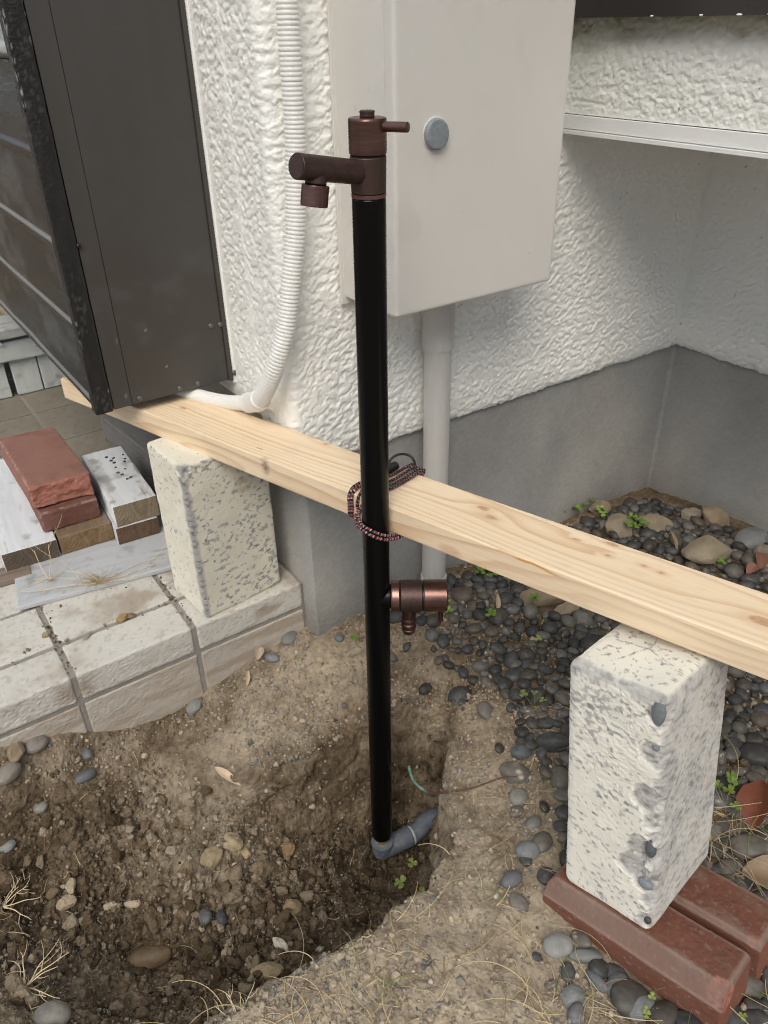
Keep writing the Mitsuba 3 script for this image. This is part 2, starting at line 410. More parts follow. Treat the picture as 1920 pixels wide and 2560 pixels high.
def box_color(p, n=None):
    a = nz(p * [1, 1, 0.7], 0.13, 3, 16)
    scr = sstep(0.84, 0.90, meshkit.noise(np.stack([p[:, 0] * 160 + p[:, 2] * 60, p[:, 1] * 160, p[:, 2] * 90 - p[:, 0] * 40], 1), 17)) * sstep(0.6, 0.75, meshkit.noise(p / 0.07, 18))
    c = blend([0.570, 0.552, 0.520], [0.630, 0.614, 0.585], a)
    c = blend(c, [0.44, 0.42, 0.39], scr * 0.5)
    c = blend(c, [0.48, 0.455, 0.42], 0.22 * sstep(0.60, 0.75, nz(p * [1, 1, 0.6], 0.05, 3, 19)))
    c[meshkit.noise(p / 0.0048, 20) > 0.982] = [0.07, 0.06, 0.055]
    return c


def conduit_color(p, n=None):
    a = nz(p * [1, 1, 0.35], 0.05, 3, 21)
    d = sstep(0.14, 0.0, p[:, 2] + 0.06 * (a - 0.5))
    c = blend([0.49, 0.475, 0.455], [0.56, 0.545, 0.525], a)
    c = blend(c, [0.33, 0.30, 0.26], d * 0.6)
    c[(meshkit.noise(p / 0.0042, 22) > 0.975) & (p[:, 2] > 0.3)] = [0.05, 0.045, 0.04]
    return c


def bronze_color(p, n=None):
    a = meshkit.noise(p * [40, 40, 1100], 23); b = nz(p, 0.016, 2, 24)
    return blend([0.080, 0.046, 0.040], [0.215, 0.122, 0.105], np.clip(0.6 * a + 0.5 * b, 0, 1))


def cast_color(p, n=None):
    return blend([0.055, 0.037, 0.033], [0.115, 0.073, 0.064], nz(p, 0.005, 3, 25))


def edge_color(p, n=None):
    return np.repeat([[0.24, 0.138, 0.118]], len(p), 0)


def mortar_color(p, n=None):
    return blend([0.20, 0.185, 0.165], [0.34, 0.315, 0.285], nz(p, 0.011, 3, 26))


def pvc_color(p, n=None):
    return blend([0.125, 0.150, 0.185], [0.185, 0.195, 0.205], sstep(0.5, 0.75, nz(p, 0.014, 3, 27)))


def knob_color(p, n=None):
    return blend([0.155, 0.185, 0.205], [0.25, 0.275, 0.29], nz(p, 0.0045, 2, 28))


def tinted(parent, name, mesh, bsdf, fn, m=None):
    return part(parent, name, mesh, bsdf, True, np.clip(fn(np.array(mesh.vertices), np.array(mesh.vertex_normals)), 0.003, 0.9), m)


def slab(a, b, res=0.0022, r=0.0008):
    """a finely divided box between two corners"""
    a, b = np.minimum(a, b), np.maximum(a, b)
    q = dense_box(b - a, res, r)
    q.apply_translation((np.asarray(a) + b) / 2)
    return q


def dense_lathe(profile, sides=40, step=0.002):
    """a lathe whose long bands are divided, so that vertices can carry fine colour"""
    pr = [profile[0]]
    for a, b in zip(profile[:-1], profile[1:]):
        k = max(1, int(math.dist(a, b) / step))
        if math.dist(a, b) < 3 * step:
            k = 1
            pr += [a] if math.dist(a, b) > 1e-9 and len(pr) > 1 else []
        pr += [(a[0] + (b[0] - a[0]) * t, a[1] + (b[1] - a[1]) * t) for t in np.arange(1, k + 1) / k]
    return lathe(pr, sides)

HM = np.diag([1.034, 1.034, 1.034, 1.0]); HM[:3, 3] = (0.0194, 0.0372, -0.0367)      # the house's own measure and place
# ------------------------------------------------------------------ the house: stuccoed wall with a corner and a recess, grey foundation, bay window
HOUSE = 'house'
tag(HOUSE, 'white rough-stuccoed house with a grey concrete foundation and an overhanging bay window', 'house')


def stucco_relief(p, seed=0):
    w = 0.006 * np.stack([meshkit.noise(p / 0.02, 21 + seed), meshkit.noise(p / 0.02, 31 + seed), meshkit.noise(p / 0.02, 41 + seed)], -1)
    a = meshkit.noise((p + w) / 0.0082, 3 + seed)
    b = meshkit.noise((p + w) / 0.0046, 5 + seed)
    c = meshkit.fbm(p / 0.06, 2, 8 + seed)
    v = 0.62 * a + 0.38 * b + 0.35 * (c - 0.5)
    return sstep(0.34, 0.58, v) * 0.8 + 0.5 * np.clip(v - 0.55, 0, 1)


STRIP = []     # the wall's line in plan: (along, x, y, nx, ny), from far left round the corner and the recess to the front right


def corner_path():
    xl, yf, xg, r = -0.016, -0.008, 1.020, 0.012
    pts, nor = [], []
    for y in np.r_[np.linspace(2.2, 0.215, 30), np.arange(0.205, yf + r, -0.0022)]:
        pts.append((xl, y)); nor.append((-1, 0))
    for a in np.linspace(0, np.pi / 2, 9)[1:]:
        pts.append((xl + r - r * math.cos(a), yf + r - r * math.sin(a))); nor.append((-math.cos(a), -math.sin(a)))
    for x in np.arange(xl + r + 0.0026, xg - 0.003, 0.0022):
        pts.append((x, yf)); nor.append((0, -1))
    pts.append((xg - 0.0015, yf - 0.0015)); nor.append((-0.7071, -0.7071))
    for y in np.r_[np.arange(yf - 0.003, -0.44, -0.0022), np.linspace(-0.45, -1.9, 50)]:
        pts.append((xg, y)); nor.append((-1, 0))
    return np.array(pts), np.array(nor)


def build_stucco():
    pts, nor = corner_path()
    s = np.r_[0, np.cumsum(np.linalg.norm(np.diff(pts, axis=0), axis=1))]
    zz = np.r_[np.arange(0, 0.725, 0.0023), np.linspace(0.735, 2.2, 40)]      # above the lower edge
    n, m = len(pts), len(zz)
    bottom = 0.404 + 0.062 * sstep(0.085, 0.112, pts[:, 1])
    bottom = bottom + 0.004 * (meshkit.noise(np.stack([s / 0.03, s * 0, s * 0], 1), 2) - 0.5) + 0.003 * (meshkit.noise(np.stack([s / 0.008, s * 0, s * 0], 1), 4) - 0.5)
    P = np.zeros((n, m, 3))
    P[..., 0], P[..., 1], P[..., 2] = pts[:, None, 0], pts[:, None, 1], bottom[:, None] + zz[None] * np.where(zz[None] < 0.75, 1.0, 1.0)
    h = stucco_relief(P)
    left = (nor[:, 0] < -0.5) & (pts[:, 0] < 0.5)
    amp = (np.where(left, 0.0024, np.where(pts[:, 0] < 0.1, 0.0028, 0.0028)) * (1 - 0.85 * sstep(0.182, 0.196, pts[:, 1])))[:, None] * np.ones((1, m))
    lip = 1 - np.exp(-zz / 0.006)                                           # the edge rolls in at the bottom
    off = h * amp + 0.0045 * lip[None]
    P[..., 0] += nor[:, None, 0] * off
    P[..., 1] += nor[:, None, 1] * off
    inner = P[:, :1].copy()
    inner[:, 0, 0] -= nor[:, 0] * 0.022; inner[:, 0, 1] -= nor[:, 1] * 0.022; inner[:, 0, 2] += 0.001
    P = np.concatenate([inner, P], 1)
    f = grid_faces(n, m + 1)
    base = np.array([0.82, 0.82, 0.79])
    d = nz(P.reshape(-1, 3), 0.35, 3, 6)[:, None]
    col = base * (0.95 + 0.1 * d)
    low = sstep(0.05, 0.0, (P[..., 2] - np.r_[bottom][:, None]).reshape(-1))[:, None]
    g = nz(P.reshape(-1, 3), 0.02, 3, 16)[:, None]
    col = col * (1 - 0.18 * low * g)
    spots = meshkit.noise(P.reshape(-1, 3) / 0.008, 77) > 0.965
    col[spots] = [0.14, 0.13, 0.11]
    part(HOUSE, 'stucco', trimesh.Trimesh(P.reshape(-1, 3), f, process=False), 'm_stucco', True, col)


build_stucco()


def wall_grid(a, b, nrm, z0, z1, du, dz):
    """an upright sheet from a to b (x, y) with its normal; used for the foundation's faces"""
    L = math.dist(a, b)
    u = np.linspace(0, 1, max(2, int(L / du)))
    z = np.linspace(z0, z1, max(2, int((z1 - z0) / dz)))
    P = np.zeros((len(u), len(z), 3))
    P[..., 0] = a[0] + (b[0] - a[0]) * u[:, None]; P[..., 1] = a[1] + (b[1] - a[1]) * u[:, None]; P[..., 2] = z
    return trimesh.Trimesh(P.reshape(-1, 3), grid_faces(len(u), len(z)), process=False)


def build_foundation():
    q = [(0, 0.9), (0, 0.004), (0.0012, 0.0012), (0.004, 0), (1.026, 0), (1.03, -0.004), (1.03, -0.85)]
    ms = []
    for (a, b), zt in zip(zip(q[:-1], q[1:]), (0.47, 0.47, 0.47, 0.415, 0.415, 0.415)):
        d = np.array(b) - np.array(a); d = d / np.linalg.norm(d)
        ms.append(wall_grid(a, b, (0, 0), -0.08, zt, 0.0042, 0.0042))
        ms.append(wall_grid(a, b, (0, 0), -0.5, -0.08, 0.0042, 0.2))
    m = cat(*ms)
    m.merge_vertices(digits_vertex=4)
    v = np.array(m.vertices); n = np.array(m.vertex_normals)
    m.vertices = v + n * (0.0016 * (nz(v * [1, 1, 0.8], 0.012, 3, 33) - 0.5) + 0.0012 * (nz(v, 0.03, 2, 34) - 0.5))[:, None]
    part(HOUSE, 'foundation', m, 'm_matte', True, foundation_color(v))


build_foundation()
part(HOUSE, 'foundation', cat(box((0.0005, 0.9, -0.5), (0.2, 2.2, 0.47)), box((1.0305, -0.85, -0.5), (1.2, -1.9, 0.415))), 'm_matte', True, np.full((16, 3), 0.31))

# the bay: its stuccoed face looks left, a white board runs along its foot, a dark window frame stands on it
BX = 0.567


def build_bay():
    ys = np.r_[np.arange(-0.004, -0.52, -0.0022), np.linspace(-0.54, -1.8, 40)]
    zz = np.arange(0.931, 1.0745, 0.0020)
    P = np.zeros((len(ys), len(zz), 3))
    P[..., 0], P[..., 1], P[..., 2] = BX, ys[:, None], zz
    P[..., 0] -= stucco_relief(P, 3) * 0.0023 * sstep(0.925, 0.945, zz)[None]
    v = P.reshape(-1, 3)
    dirt = sstep(1.028, 1.066, v[:, 2] + 0.030 * (nz(v, 0.03, 3, 5) - 0.5) + 0.012 * sstep(-0.25, -0.02, v[:, 1]))[:, None]  # dark band: mostly the window frame's shadow painted in, partly stain
    rust = sstep(0.5, 0.72, nz(v * [1, 1, 2.0], 0.022, 3, 9))[:, None] * dirt
    col = np.array([0.75, 0.76, 0.725]) * (0.94 + 0.12 * nz(v, 0.1, 3, 1)[:, None])
    col = col * (1 - dirt * 0.72) + dirt * 0.72 * np.array([0.34, 0.33, 0.24])
    col = col * (1 - 0.6 * rust) + 0.6 * rust * np.array([0.20, 0.13, 0.075])
    col[meshkit.noise(v / 0.008, 78) > 0.955] = [0.08, 0.07, 0.06]
    part(HOUSE, 'bay_stucco', trimesh.Trimesh(v, grid_faces(len(ys), len(zz))[:, ::-1], process=False), 'm_stucco', True, col)
    part(HOUSE, 'trim_board', cat(box((BX - 0.008, -0.009, 0.9085), (BX + 0.014, -1.8, 0.9295)), box((BX - 0.013, -0.009, 0.9005), (BX + 0.016, -1.8, 0.9065)), box((BX - 0.003, -0.009, 0.906), (BX + 0.012, -1.8, 0.91))), 'm_white_trim')
    part(HOUSE, 'soffit', box((BX + 0.004, -0.009, 0.903), (1.019, -1.8, 0.930)), 'm_white_trim')
    part(HOUSE, 'window_frame', cat(box((BX - 0.034, -0.004, 1.0725), (BX + 0.05, -1.8, 1.098)), box((BX - 0.004, -0.004, 1.098), (BX + 0.05, -1.8, 1.16))), 'm_window_frame')
    part(HOUSE, 'bay_top', box((BX + 0.05, -0.004, 1.0725), (1.019, -1.8, 1.9)), 'm_window_frame')
    r = np.random.default_rng(3)
    bits = []
    for y in (-0.20, -0.285, -0.345, -0.39):
        q = trimesh.creation.icosphere(2, 1.0)
        q.vertices *= [0.0025, r.uniform(0.002, 0.005), 0.0012]
        q.apply_translation([BX - 0.0355, y, 1.0735])
        bits.append(q)
    part(HOUSE, 'caulk', cat(*bits), 'm_caulk', True)


build_bay()

# ------------------------------------------------------------------ dark shutter box on the left wall
SB = thing('shutter_box', 'dark brown metal shutter box with riveted end panel on the white wall', 'shutter box')
YP = 0.206
tinted(SB, 'end_panel', cat(slab((-0.2195, YP, 0.5085), (-0.0345, YP + 0.008, 1.2), 0.0036), box((-0.2195, YP + 0.001, 1.2), (-0.0345, YP + 0.008, 1.6))), 'm_satin', shutter_color)
tinted(SB, 'end_panel', cat(slab((-0.2525, YP - 0.0012, 0.5085), (-0.2203, YP + 0.008, 1.2), 0.0036), box((-0.2525, YP, 1.2), (-0.2203, YP + 0.008, 1.6))), 'm_satin', shutter_color)
tinted(SB, 'edge_strip', slab((-0.0338, YP - 0.0045, 0.507), (-0.0258, YP + 0.012, 1.25), 0.003, 0.0015), 'm_satin', shutter_color)
part(SB, 'caulk', slab((-0.0262, YP - 0.002, 0.500), (-0.0150, YP + 0.006, 1.25), 0.006, 0.002), 'm_caulk', True)
part(SB, 'bottom_pan', box((-0.2525, YP + 0.010, 0.508), (-0.022, 2.0, 0.5115)), 'm_black')
q = dense_box((0.031, 0.026, 1.0), (0.003, 0.003, 0.0035), 0.004)
q.vertices += q.vertex_normals * (0.0022 * (nz(q.vertices * [1, 1, 0.2] + 3, 0.006, 3, 4) - 0.5))[:, None]
q.apply_translation([-0.2695, YP + 0.009, 1.006])
tinted(SB, 'corner_post', q, 'm_blackwood', blackwood_color)
# the long front in overlapping bands
prof = np.array([(-0.2700, 0.0), (-0.2810, 0.002), (-0.2835, 0.007), (-0.2835, 0.018), (-0.2805, 0.021), (-0.2800, 0.060), (-0.2770, 0.100), (-0.2765, 0.1310)])
dp = [prof[0]]
for a, b in zip(prof[:-1], prof[1:]):
    k = max(1, int(math.dist(a, b) / 0.0035))
    dp += [a + (b - a) * t for t in np.arange(1, k + 1) / k]
dp = np.array(dp)
ysl = np.r_[np.arange(YP + 0.0225, 0.95, 0.0045), np.linspace(0.96, 2.0, 12)]
for k in range(6):
    V = np.zeros((len(ysl), len(dp), 3))
    V[..., 0] = dp[None, :, 0]; V[..., 1] = ysl[:, None]; V[..., 2] = dp[None, :, 1] + 0.512 + k * 0.1315
    V[..., 0] -= 0.004 * (nz(V.reshape(-1, 3) * [0, 1, 2], 0.16, 2, 6) - 0.5).reshape(V.shape[:2]) * sstep(0, 0.02, dp[:, 1]) * sstep(0.131, 0.11, dp[:, 1])
    v = V.reshape(-1, 3)
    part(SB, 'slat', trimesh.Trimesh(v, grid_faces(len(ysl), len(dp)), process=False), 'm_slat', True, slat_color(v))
part(SB, 'core', box((-0.268, YP + 0.023, 0.512), (-0.24, 2.0, 1.6)), 'm_black')


def screw_mesh(r=0.0052, h=0.003):
    dome = lathe([(r, 0), (r, h * 0.35), (r * 0.8, h * 0.8), (r * 0.4, h)], 16)
    return cat(dome, box((-r * 0.6, -r * 0.1, h * 0.93), (r * 0.6, r * 0.1, h * 1.04)), box((-r * 0.1, -r * 0.6, h * 0.93), (r * 0.1, r * 0.6, h * 1.045)))


for x, z in ((-0.2049, 0.5165), (-0.1299, 0.5160), (-0.0947, 0.5166), (-0.0545, 0.617), (-0.0362, 0.6157), (-0.0225, 0.5215)):
    part(SB, 'screw', along(screw_mesh(), (x, YP - 0.0002 - 0.004 * (x > -0.0318), z), (0, -1, 0)), 'm_screw', 40)
part(SB, 'screw', along(screw_mesh(0.004, 0.003), (-0.2525, YP - 0.004, 0.788), (0, -1, 0)), 'm_black', 40)

# ------------------------------------------------------------------ meter box
MB = thing('meter_box', 'beige metal meter box with a round grey knob on the white wall', 'meter box')
YF = -0.1709
q = dense_box((0.318, 0.024, 0.52), (0.003, 0.006, 0.003), 0.0055); q.apply_translation([0.2445, YF + 0.012, 0.7005 + 0.26])
v = np.array(q.vertices)
q.vertices = v - np.outer(0.0011 * (nz(v, 0.14, 2, 6) - 0.5) * (np.array(q.vertex_normals)[:, 1] < -0.9), [0, 1, 0])
tinted(MB, 'door', cat(q, box((0.0855, YF + 0.002, 1.2), (0.4035, YF + 0.024, 1.65))), 'm_satin', box_color)
q = dense_box((0.286, 0.132, 0.88), (0.02, 0.005, 0.006), 0.004); q.apply_translation([0.2335, YF + 0.0290 + 0.066, 0.696 + 0.44])
q2 = rbox((0.312, 0.006, 0.9), 0.002, 1); q2.apply_translation([0.2395, -0.0195, 0.684 + 0.45])
tinted(MB, 'body', q, 'm_satin', box_color)
tinted(MB, 'back_plate', q2, 'm_satin', box_color)
tinted(MB, 'knob', along(lathe([(0.0195, 0), (0.0200, 0.003), (0.0197, 0.0060), (0.0185, 0.0082), (0.0172, 0.0087), (0.014, 0.0089), (0.010, 0.0090), (0.006, 0.0091), (0.003, 0.0091)], 48), (0.1524, YF, 0.944), (0, -1, 0)), 'm_satin', knob_color)
tinted(MB, 'knob_rim', along(lathe([(0.0218, 0), (0.0218, 0.0012), (0.0205, 0.0022)], 40), (0.1532, YF, 0.944), (0, -1, 0)), 'm_satin', box_color)

# ------------------------------------------------------------------ conduit pipe below it
CP = thing('conduit_pipe', 'greyish beige conduit pipe running from the meter box down into the ground', 'pipe')
CM = at((0.262, -0.050, 0))
tinted(CP, 'pipe', xf(dense_lathe([(0.0246, -0.15), (0.0246, 0.60)], 48, 0.0025), CM), 'm_satin', conduit_color)
tinted(CP, 'socket', xf(dense_lathe([(0.0248, 0.5800), (0.0278, 0.5800), (0.0282, 0.5812), (0.0282, 0.69)], 48, 0.0025), CM), 'm_satin', conduit_color)
tinted(CP, 'lower_socket', xf(dense_lathe([(0.0280, -0.15), (0.0280, 0.0745), (0.0276, 0.0760), (0.0248, 0.0760)], 48, 0.0025), CM), 'm_satin', conduit_color)

# ------------------------------------------------------------------ ribbed hose down the corner
HO = thing('ribbed_hose', 'white ribbed plastic hose bending under the dark shutter box', 'hose')
path = spline([(0.010, -0.036, 1.6), (0.012, -0.036, 1.25), (0.0135, -0.036, 1.1), (0.0125, -0.036, 1.0), (0.0115, -0.036, 0.94), (0.006, -0.037, 0.876), (-0.002, -0.039, 0.812), (-0.016, -0.040, 0.744),
               (-0.031, -0.040, 0.676), (-0.050, -0.032, 0.617), (-0.059, -0.010, 0.573), (-0.057, 0.025, 0.541)], 0.00085)
arc = np.arange(len(path)) * 0.00085
rib = np.abs(np.sin(np.pi * arc / 0.0058)) ** 0.55
part(HO, 'hose', tube(path, 0.0136 + 0.0015 * rib, 26), 'm_hose', True)
e = spline([(-0.057, 0.024, 0.5415), (-0.0555, 0.040, 0.5295), (-0.054, 0.062, 0.520), (-0.056, 0.082, 0.5125)], 0.0012)
part(HO, 'elbow', tube(e, 0.0172 + 0.0006 * (np.abs(np.linspace(-1, 1, len(e))) > 0.8), 26), 'm_hose', 40)
path = spline([(-0.0555, 0.078, 0.5135), (-0.062, 0.115, 0.502), (-0.078, 0.165, 0.4925), (-0.100, 0.215, 0.4915), (-0.120, 0.27, 0.4905), (-0.125, 0.33, 0.4905)], 0.00085)
rib = np.abs(np.sin(np.pi * np.arange(len(path)) * 0.00085 / 0.0042)) ** 0.6
part(HO, 'hose', tube(path, 0.0122 + 0.0012 * rib, 24), 'm_hose', True)

for key in list(scene):
    if key.split('__')[0] in (HOUSE, SB, MB, CP, HO):
        scene[key]['to_world'] = T(HM.tolist())

# ------------------------------------------------------------------ tiled terrace on the left
TE = 'tiled_terrace'
tag(TE, 'raised terrace of cream stone-look tiles with grey joints beside the dug soil', kind='structure')
ZT = 0.0858
XG = [-1.379, -1.1485, -0.918, -0.6870, -0.4560, -0.2250, -0.001]
YG = [0.0797, 0.184, 0.330, 0.595, 0.825, 1.055, 1.288, 1.52, 1.75]
J = 0.0050


def tile_color(v, kind, seed):
    sp = meshkit.noise(v / 0.0042, 40 + seed) * 0.55 + meshkit.noise(v / 0.0085, 44 + seed) * 0.45
    big = nz(v, 0.11, 3, 51)[:, None]
    dirt = sstep(0.50, 0.72, nz(v * [1, 1, 1.4], 0.075, 5, 57))[:, None]
    fleck = sstep(0.55, 0.72, sp)[:, None]
    if kind == 'top':
        c = np.array([0.555, 0.535, 0.490]) * (0.92 + 0.16 * big)
        c = c * (1 - 0.42 * fleck) + 0.42 * fleck * np.array([0.33, 0.27, 0.20])
        c = c * (1 - 0.62 * dirt) + 0.62 * dirt * np.array([0.26, 0.19, 0.125])
    elif kind == 'riser':
        streak = sstep(0.40, 0.68, nz(v * [0.22, 1, 1], 0.022, 4, 61 + seed))[:, None]
        c = np.array([0.475, 0.435, 0.38]) * (0.9 + 0.2 * big)
        c = c * (1 - 0.34 * fleck) + 0.34 * fleck * np.array([0.31, 0.25, 0.19])
        c = c * (1 - 0.55 * streak) + 0.55 * streak * np.array([0.28, 0.205, 0.145])
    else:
        c = np.array([0.205, 0.185, 0.150]) * (0.85 + 0.3 * big)  # far tiles lie in shade, painted here as a darker tile colour
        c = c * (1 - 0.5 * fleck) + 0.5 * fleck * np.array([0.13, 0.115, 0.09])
    return c


def tile(name, a, b, kind, res, r, seed):
    a, b = np.array(a), np.array(b)
    q = dense_box(b - a, res, r)
    q.apply_translation((a + b) / 2)
    v = np.array(q.vertices)
    rel = 0.0016 * (nz(v, 0.016, 3, seed) - 0.5) + 0.0012 * (nz(v, 0.006, 2, seed + 1) - 0.5)
    q.vertices = v + q.vertex_normals * rel[:, None]
    col = tile_color(v, kind, seed)
    if kind == 'nose':
        pass
    part(TE, name, q, 'm_tile', True, col)


k = 0
for i in range(len(XG) - 1):
    for j in range(len(YG) - 1):
        x0, x1, y0, y1 = XG[i] + J, XG[i + 1] - J, YG[j] + (J if j else 0), YG[j + 1] - J
        if i == 5:
            x1 = 0.0135
        if i < 2 and j > 0 or y0 > 1.5:
            continue
        near = j < 3 and i >= 3
        k += 1
        dz = RNG.uniform(-0.0006, 0.0006)
        if j == 0:
            tile('nosing_tile', (x0, y0, 0.0245), (x1, y1, ZT + dz), 'top', 0.0030 if near else 0.012, 0.0055, k)
            tile('riser_tile', (x0, y0 + 0.001, -0.19), (x1, y0 + 0.012, 0.0145), 'riser', 0.0033 if near else 0.012, 0.003, k)
        else:
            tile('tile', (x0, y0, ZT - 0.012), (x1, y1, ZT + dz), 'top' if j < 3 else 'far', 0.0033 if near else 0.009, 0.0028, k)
tinted(TE, 'mortar', cat(slab((-1.38, 0.0835, -0.25), (0.019, 0.34, ZT - 0.0036), 0.010, 0.001), box((-1.38, 0.34, -0.6), (0.019, 1.9, ZT - 0.0036))), 'm_matte', mortar_color)

# ------------------------------------------------------------------ white planter fence at the far end of the terrace
def paint_wood(v, ax, base, wood, wear, seed, grime=(0.16, 0.14, 0.115)):
    """weathered paint on wood: the grain runs along axis ax of the board's own coordinates"""
    st = np.ones(3); st[ax] = 0.07
    g = nz(v * st, 0.0075, 4, seed)[:, None]
    big = nz(v * np.where(st < 1, 0.5, 1.0), 0.07, 3, seed + 3)[:, None]
    bare = sstep(0.62 - wear, 0.75 - wear, 0.6 * g + 0.4 * big)
    c = np.array(base) * (0.88 + 0.24 * g)
    c = c * (1 - bare) + bare * np.array(wood) * (0.65 + 0.7 * g)
    d = sstep(0.60, 0.78, nz(v, 0.03, 3, seed + 7))[:, None]
    return c * (1 - 0.5 * d) + 0.5 * d * np.array(grime)




def board(parent, name, size, m, base, wood, wear, seed, ax=None, res=0.003, r=0.003, ends=None, split=0):
    q = dense_box(size, res, r)
    v = np.array(q.vertices); nrm = np.array(q.vertex_normals)
    ax = int(np.argmax(size)) if ax is None else ax
    st = np.ones(3); st[ax] = 0.06
    q.vertices = v + nrm * (0.0016 * (nz(v * st, 0.006, 3, seed) - 0.5) + 0.002 * (nz(v, 0.05, 2, seed + 1) - 0.5))[:, None]
    col = paint_wood(v, ax, base, wood, wear, seed)
    if ends is not None:
        e = (np.abs(nrm[:, ax]) > 0.75)
        o = [k for k in range(3) if k != ax]
        c0 = np.array([0.012, -0.05])
        rr = np.hypot(v[:, o[0]] - c0[0], v[:, o[1]] - c0[1]) if size[o[0]] > size[o[1]] else np.hypot(v[:, o[1]] - c0[0], v[:, o[0]] - c0[1])
        ring = 0.5 + 0.5 * np.sin(rr / 0.0036 * 2 * np.pi + 2 * nz(v, 0.02, 2, seed))
        ec = np.array(ends)[None] * (0.65 + 0.3 * ring + 0.5 * (nz(v, 0.004, 2, seed + 4) - 0.5) + 0.5 * (nz(v, 0.03, 2, seed + 9) - 0.5))[:, None]
        col[e] = ec[e]
    args = (q, 'm_wood_old', True, np.clip(col, 0.01, 0.9), m)
    return part(parent, name, *args) if parent else (name, args)




PF = thing('white_planter', 'white painted wooden planter box of weathered boards at the far end of the terrace', 'planter')
for x0, x1 in ((-0.46, -0.352), (-0.348, -0.246), (-0.2285, -0.150), (-0.146, -0.055), (-0.05, 0.03), (-0.565, -0.465)):
    board(PF, 'upright_board', (x1 - x0, 0.02, 0.125), at(((x0 + x1) / 2, 1.465, ZT + 0.0645)), (0.52, 0.545, 0.53), (0.20, 0.17, 0.13), -0.02, 5 + int(x0 * 100), ax=2, res=0.006)
board(PF, 'rail', (0.68, 0.03, 0.062), at((-0.245, 1.452, 0.236)), (0.50, 0.53, 0.52), (0.20, 0.18, 0.15), 0.02, 91, res=0.006)
board(PF, 'top_board', (0.70, 0.16, 0.028), at((-0.245, 1.50, 0.294)), (0.40, 0.415, 0.40), (0.22, 0.2, 0.17), 0.06, 95, res=0.006)
board(PF, 'back_board', (0.70, 0.02, 0.2), at((-0.245, 1.62, 0.19)), (0.5, 0.52, 0.5), (0.2, 0.18, 0.15), 0.0, 97, res=0.01)
q = trimesh.Trimesh([[-0.268, 1.43, 0.312], [-0.255, 1.425, 0.31], [-0.236, 1.432, 0.262], [-0.240, 1.431, 0.258], [-0.252, 1.430, 0.285], [-0.262, 1.431, 0.30]], [[0, 1, 5], [1, 4, 5], [1, 2, 4], [2, 3, 4]], process=False)
part(PF, 'paint_flake', cat(q, xf(q, at((0, 0.001, 0)))), 'm_white_trim')

# ------------------------------------------------------------------ heap of old boards with bricks on it
GREY = (0.44, 0.455, 0.475); WHITE = (0.61, 0.63, 0.65)


def free_board(label, size, m, base, wood, wear, seed, ends=None, res=0.0034):
    key = thing('old_board', label, 'board')
    _, a = board(None, key, size, m, base, wood, wear, seed, ends=ends, res=res)
    put(key, *a)
    return key


yaw = math.atan2(0.2773 - 0.3268, -0.1937 + 0.4591)
# lowest: a thin light grey board across, its long edge in front
free_board('thin light grey board lying lowest, its long edge along the tiles below the heap', (0.36, 0.165, 0.0115), at((-0.300, 0.3825, ZT + 0.0065), yaw + 0.02), GREY, (0.17, 0.13, 0.10), 0.03, 3)
free_board('chipped brown scrap of wood under the left end of the heap', (0.10, 0.055, 0.014), at((-0.4855, 0.462, ZT + 0.0075), -0.1), (0.22, 0.17, 0.14), (0.13, 0.095, 0.07), 0.22, 8)
yb = 0.135
free_board('whitewashed board with dark cracked end grain, at the left of the heap under the bricks', (0.112, 0.46, 0.0445), at((-0.4265 + 0.02, 0.4625 + 0.228, 0.0982 + 0.0228), -0.085), WHITE, (0.24, 0.19, 0.14), 0.03, 12, ends=(0.13, 0.10, 0.075))
free_board('brown-ended board squeezed between the whitewashed board and the white board stack', (0.1145, 0.40, 0.045), at((-0.3068 + 0.008, 0.458 + 0.198, 0.0982 + 0.0228), -0.05), (0.20, 0.165, 0.135), (0.17, 0.12, 0.075), 0.25, 15, ends=(0.235, 0.155, 0.085))
free_board('dark brown board under the white board with holes', (0.094, 0.34, 0.043), at((-0.199 + 0.006, 0.4215 + 0.167, 0.0982 + 0.022), -0.08), (0.5, 0.51, 0.52), (0.14, 0.10, 0.07), 0.05, 21, ends=(0.135, 0.085, 0.055))
HB = free_board('white board dotted with small drilled holes, topmost beside the cream block', (0.0965, 0.285, 0.0525), at((-0.200 + 0.009, 0.4245 + 0.14, 0.1416 + 0.0265), -0.06), WHITE, (0.26, 0.21, 0.15), -0.01, 27, ends=(0.27, 0.215, 0.145))
for x, y, r in ((-0.1839, 0.6617, 5), (-0.1716, 0.6476, 4.5), (-0.1805, 0.6379, 5), (-0.1778, 0.6235, 5), (-0.1866, 0.5697, 5), (-0.1817, 0.5552, 5), (-0.1699, 0.5304, 5), (-0.179, 0.5283, 4), (-0.147, 0.6508, 3), (-0.1666, 0.5777, 3), (-0.1824, 0.5987, 3), (-0.155, 0.615, 4), (-0.15, 0.628, 3.5)):
    part(HB, 'hole', xf(lathe([(r * 1e-3 * 0.8, -0.004), (r * 1e-3 * 0.8, 0.0004), (r * 1e-3 * 0.45, 0.0007), (r * 1e-3 * 0.3, -0.003)], 14), at((x, y, 0.1951), 0)), 'm_black')
free_board('long dark grey weathered board behind the heap, partly under the new beam', (0.11, 0.40, 0.075), at((-0.035, 0.77, 0.130), 0.10), (0.19, 0.185, 0.18), (0.11, 0.095, 0.085), 0.08, 33)

# ------------------------------------------------------------------ bricks


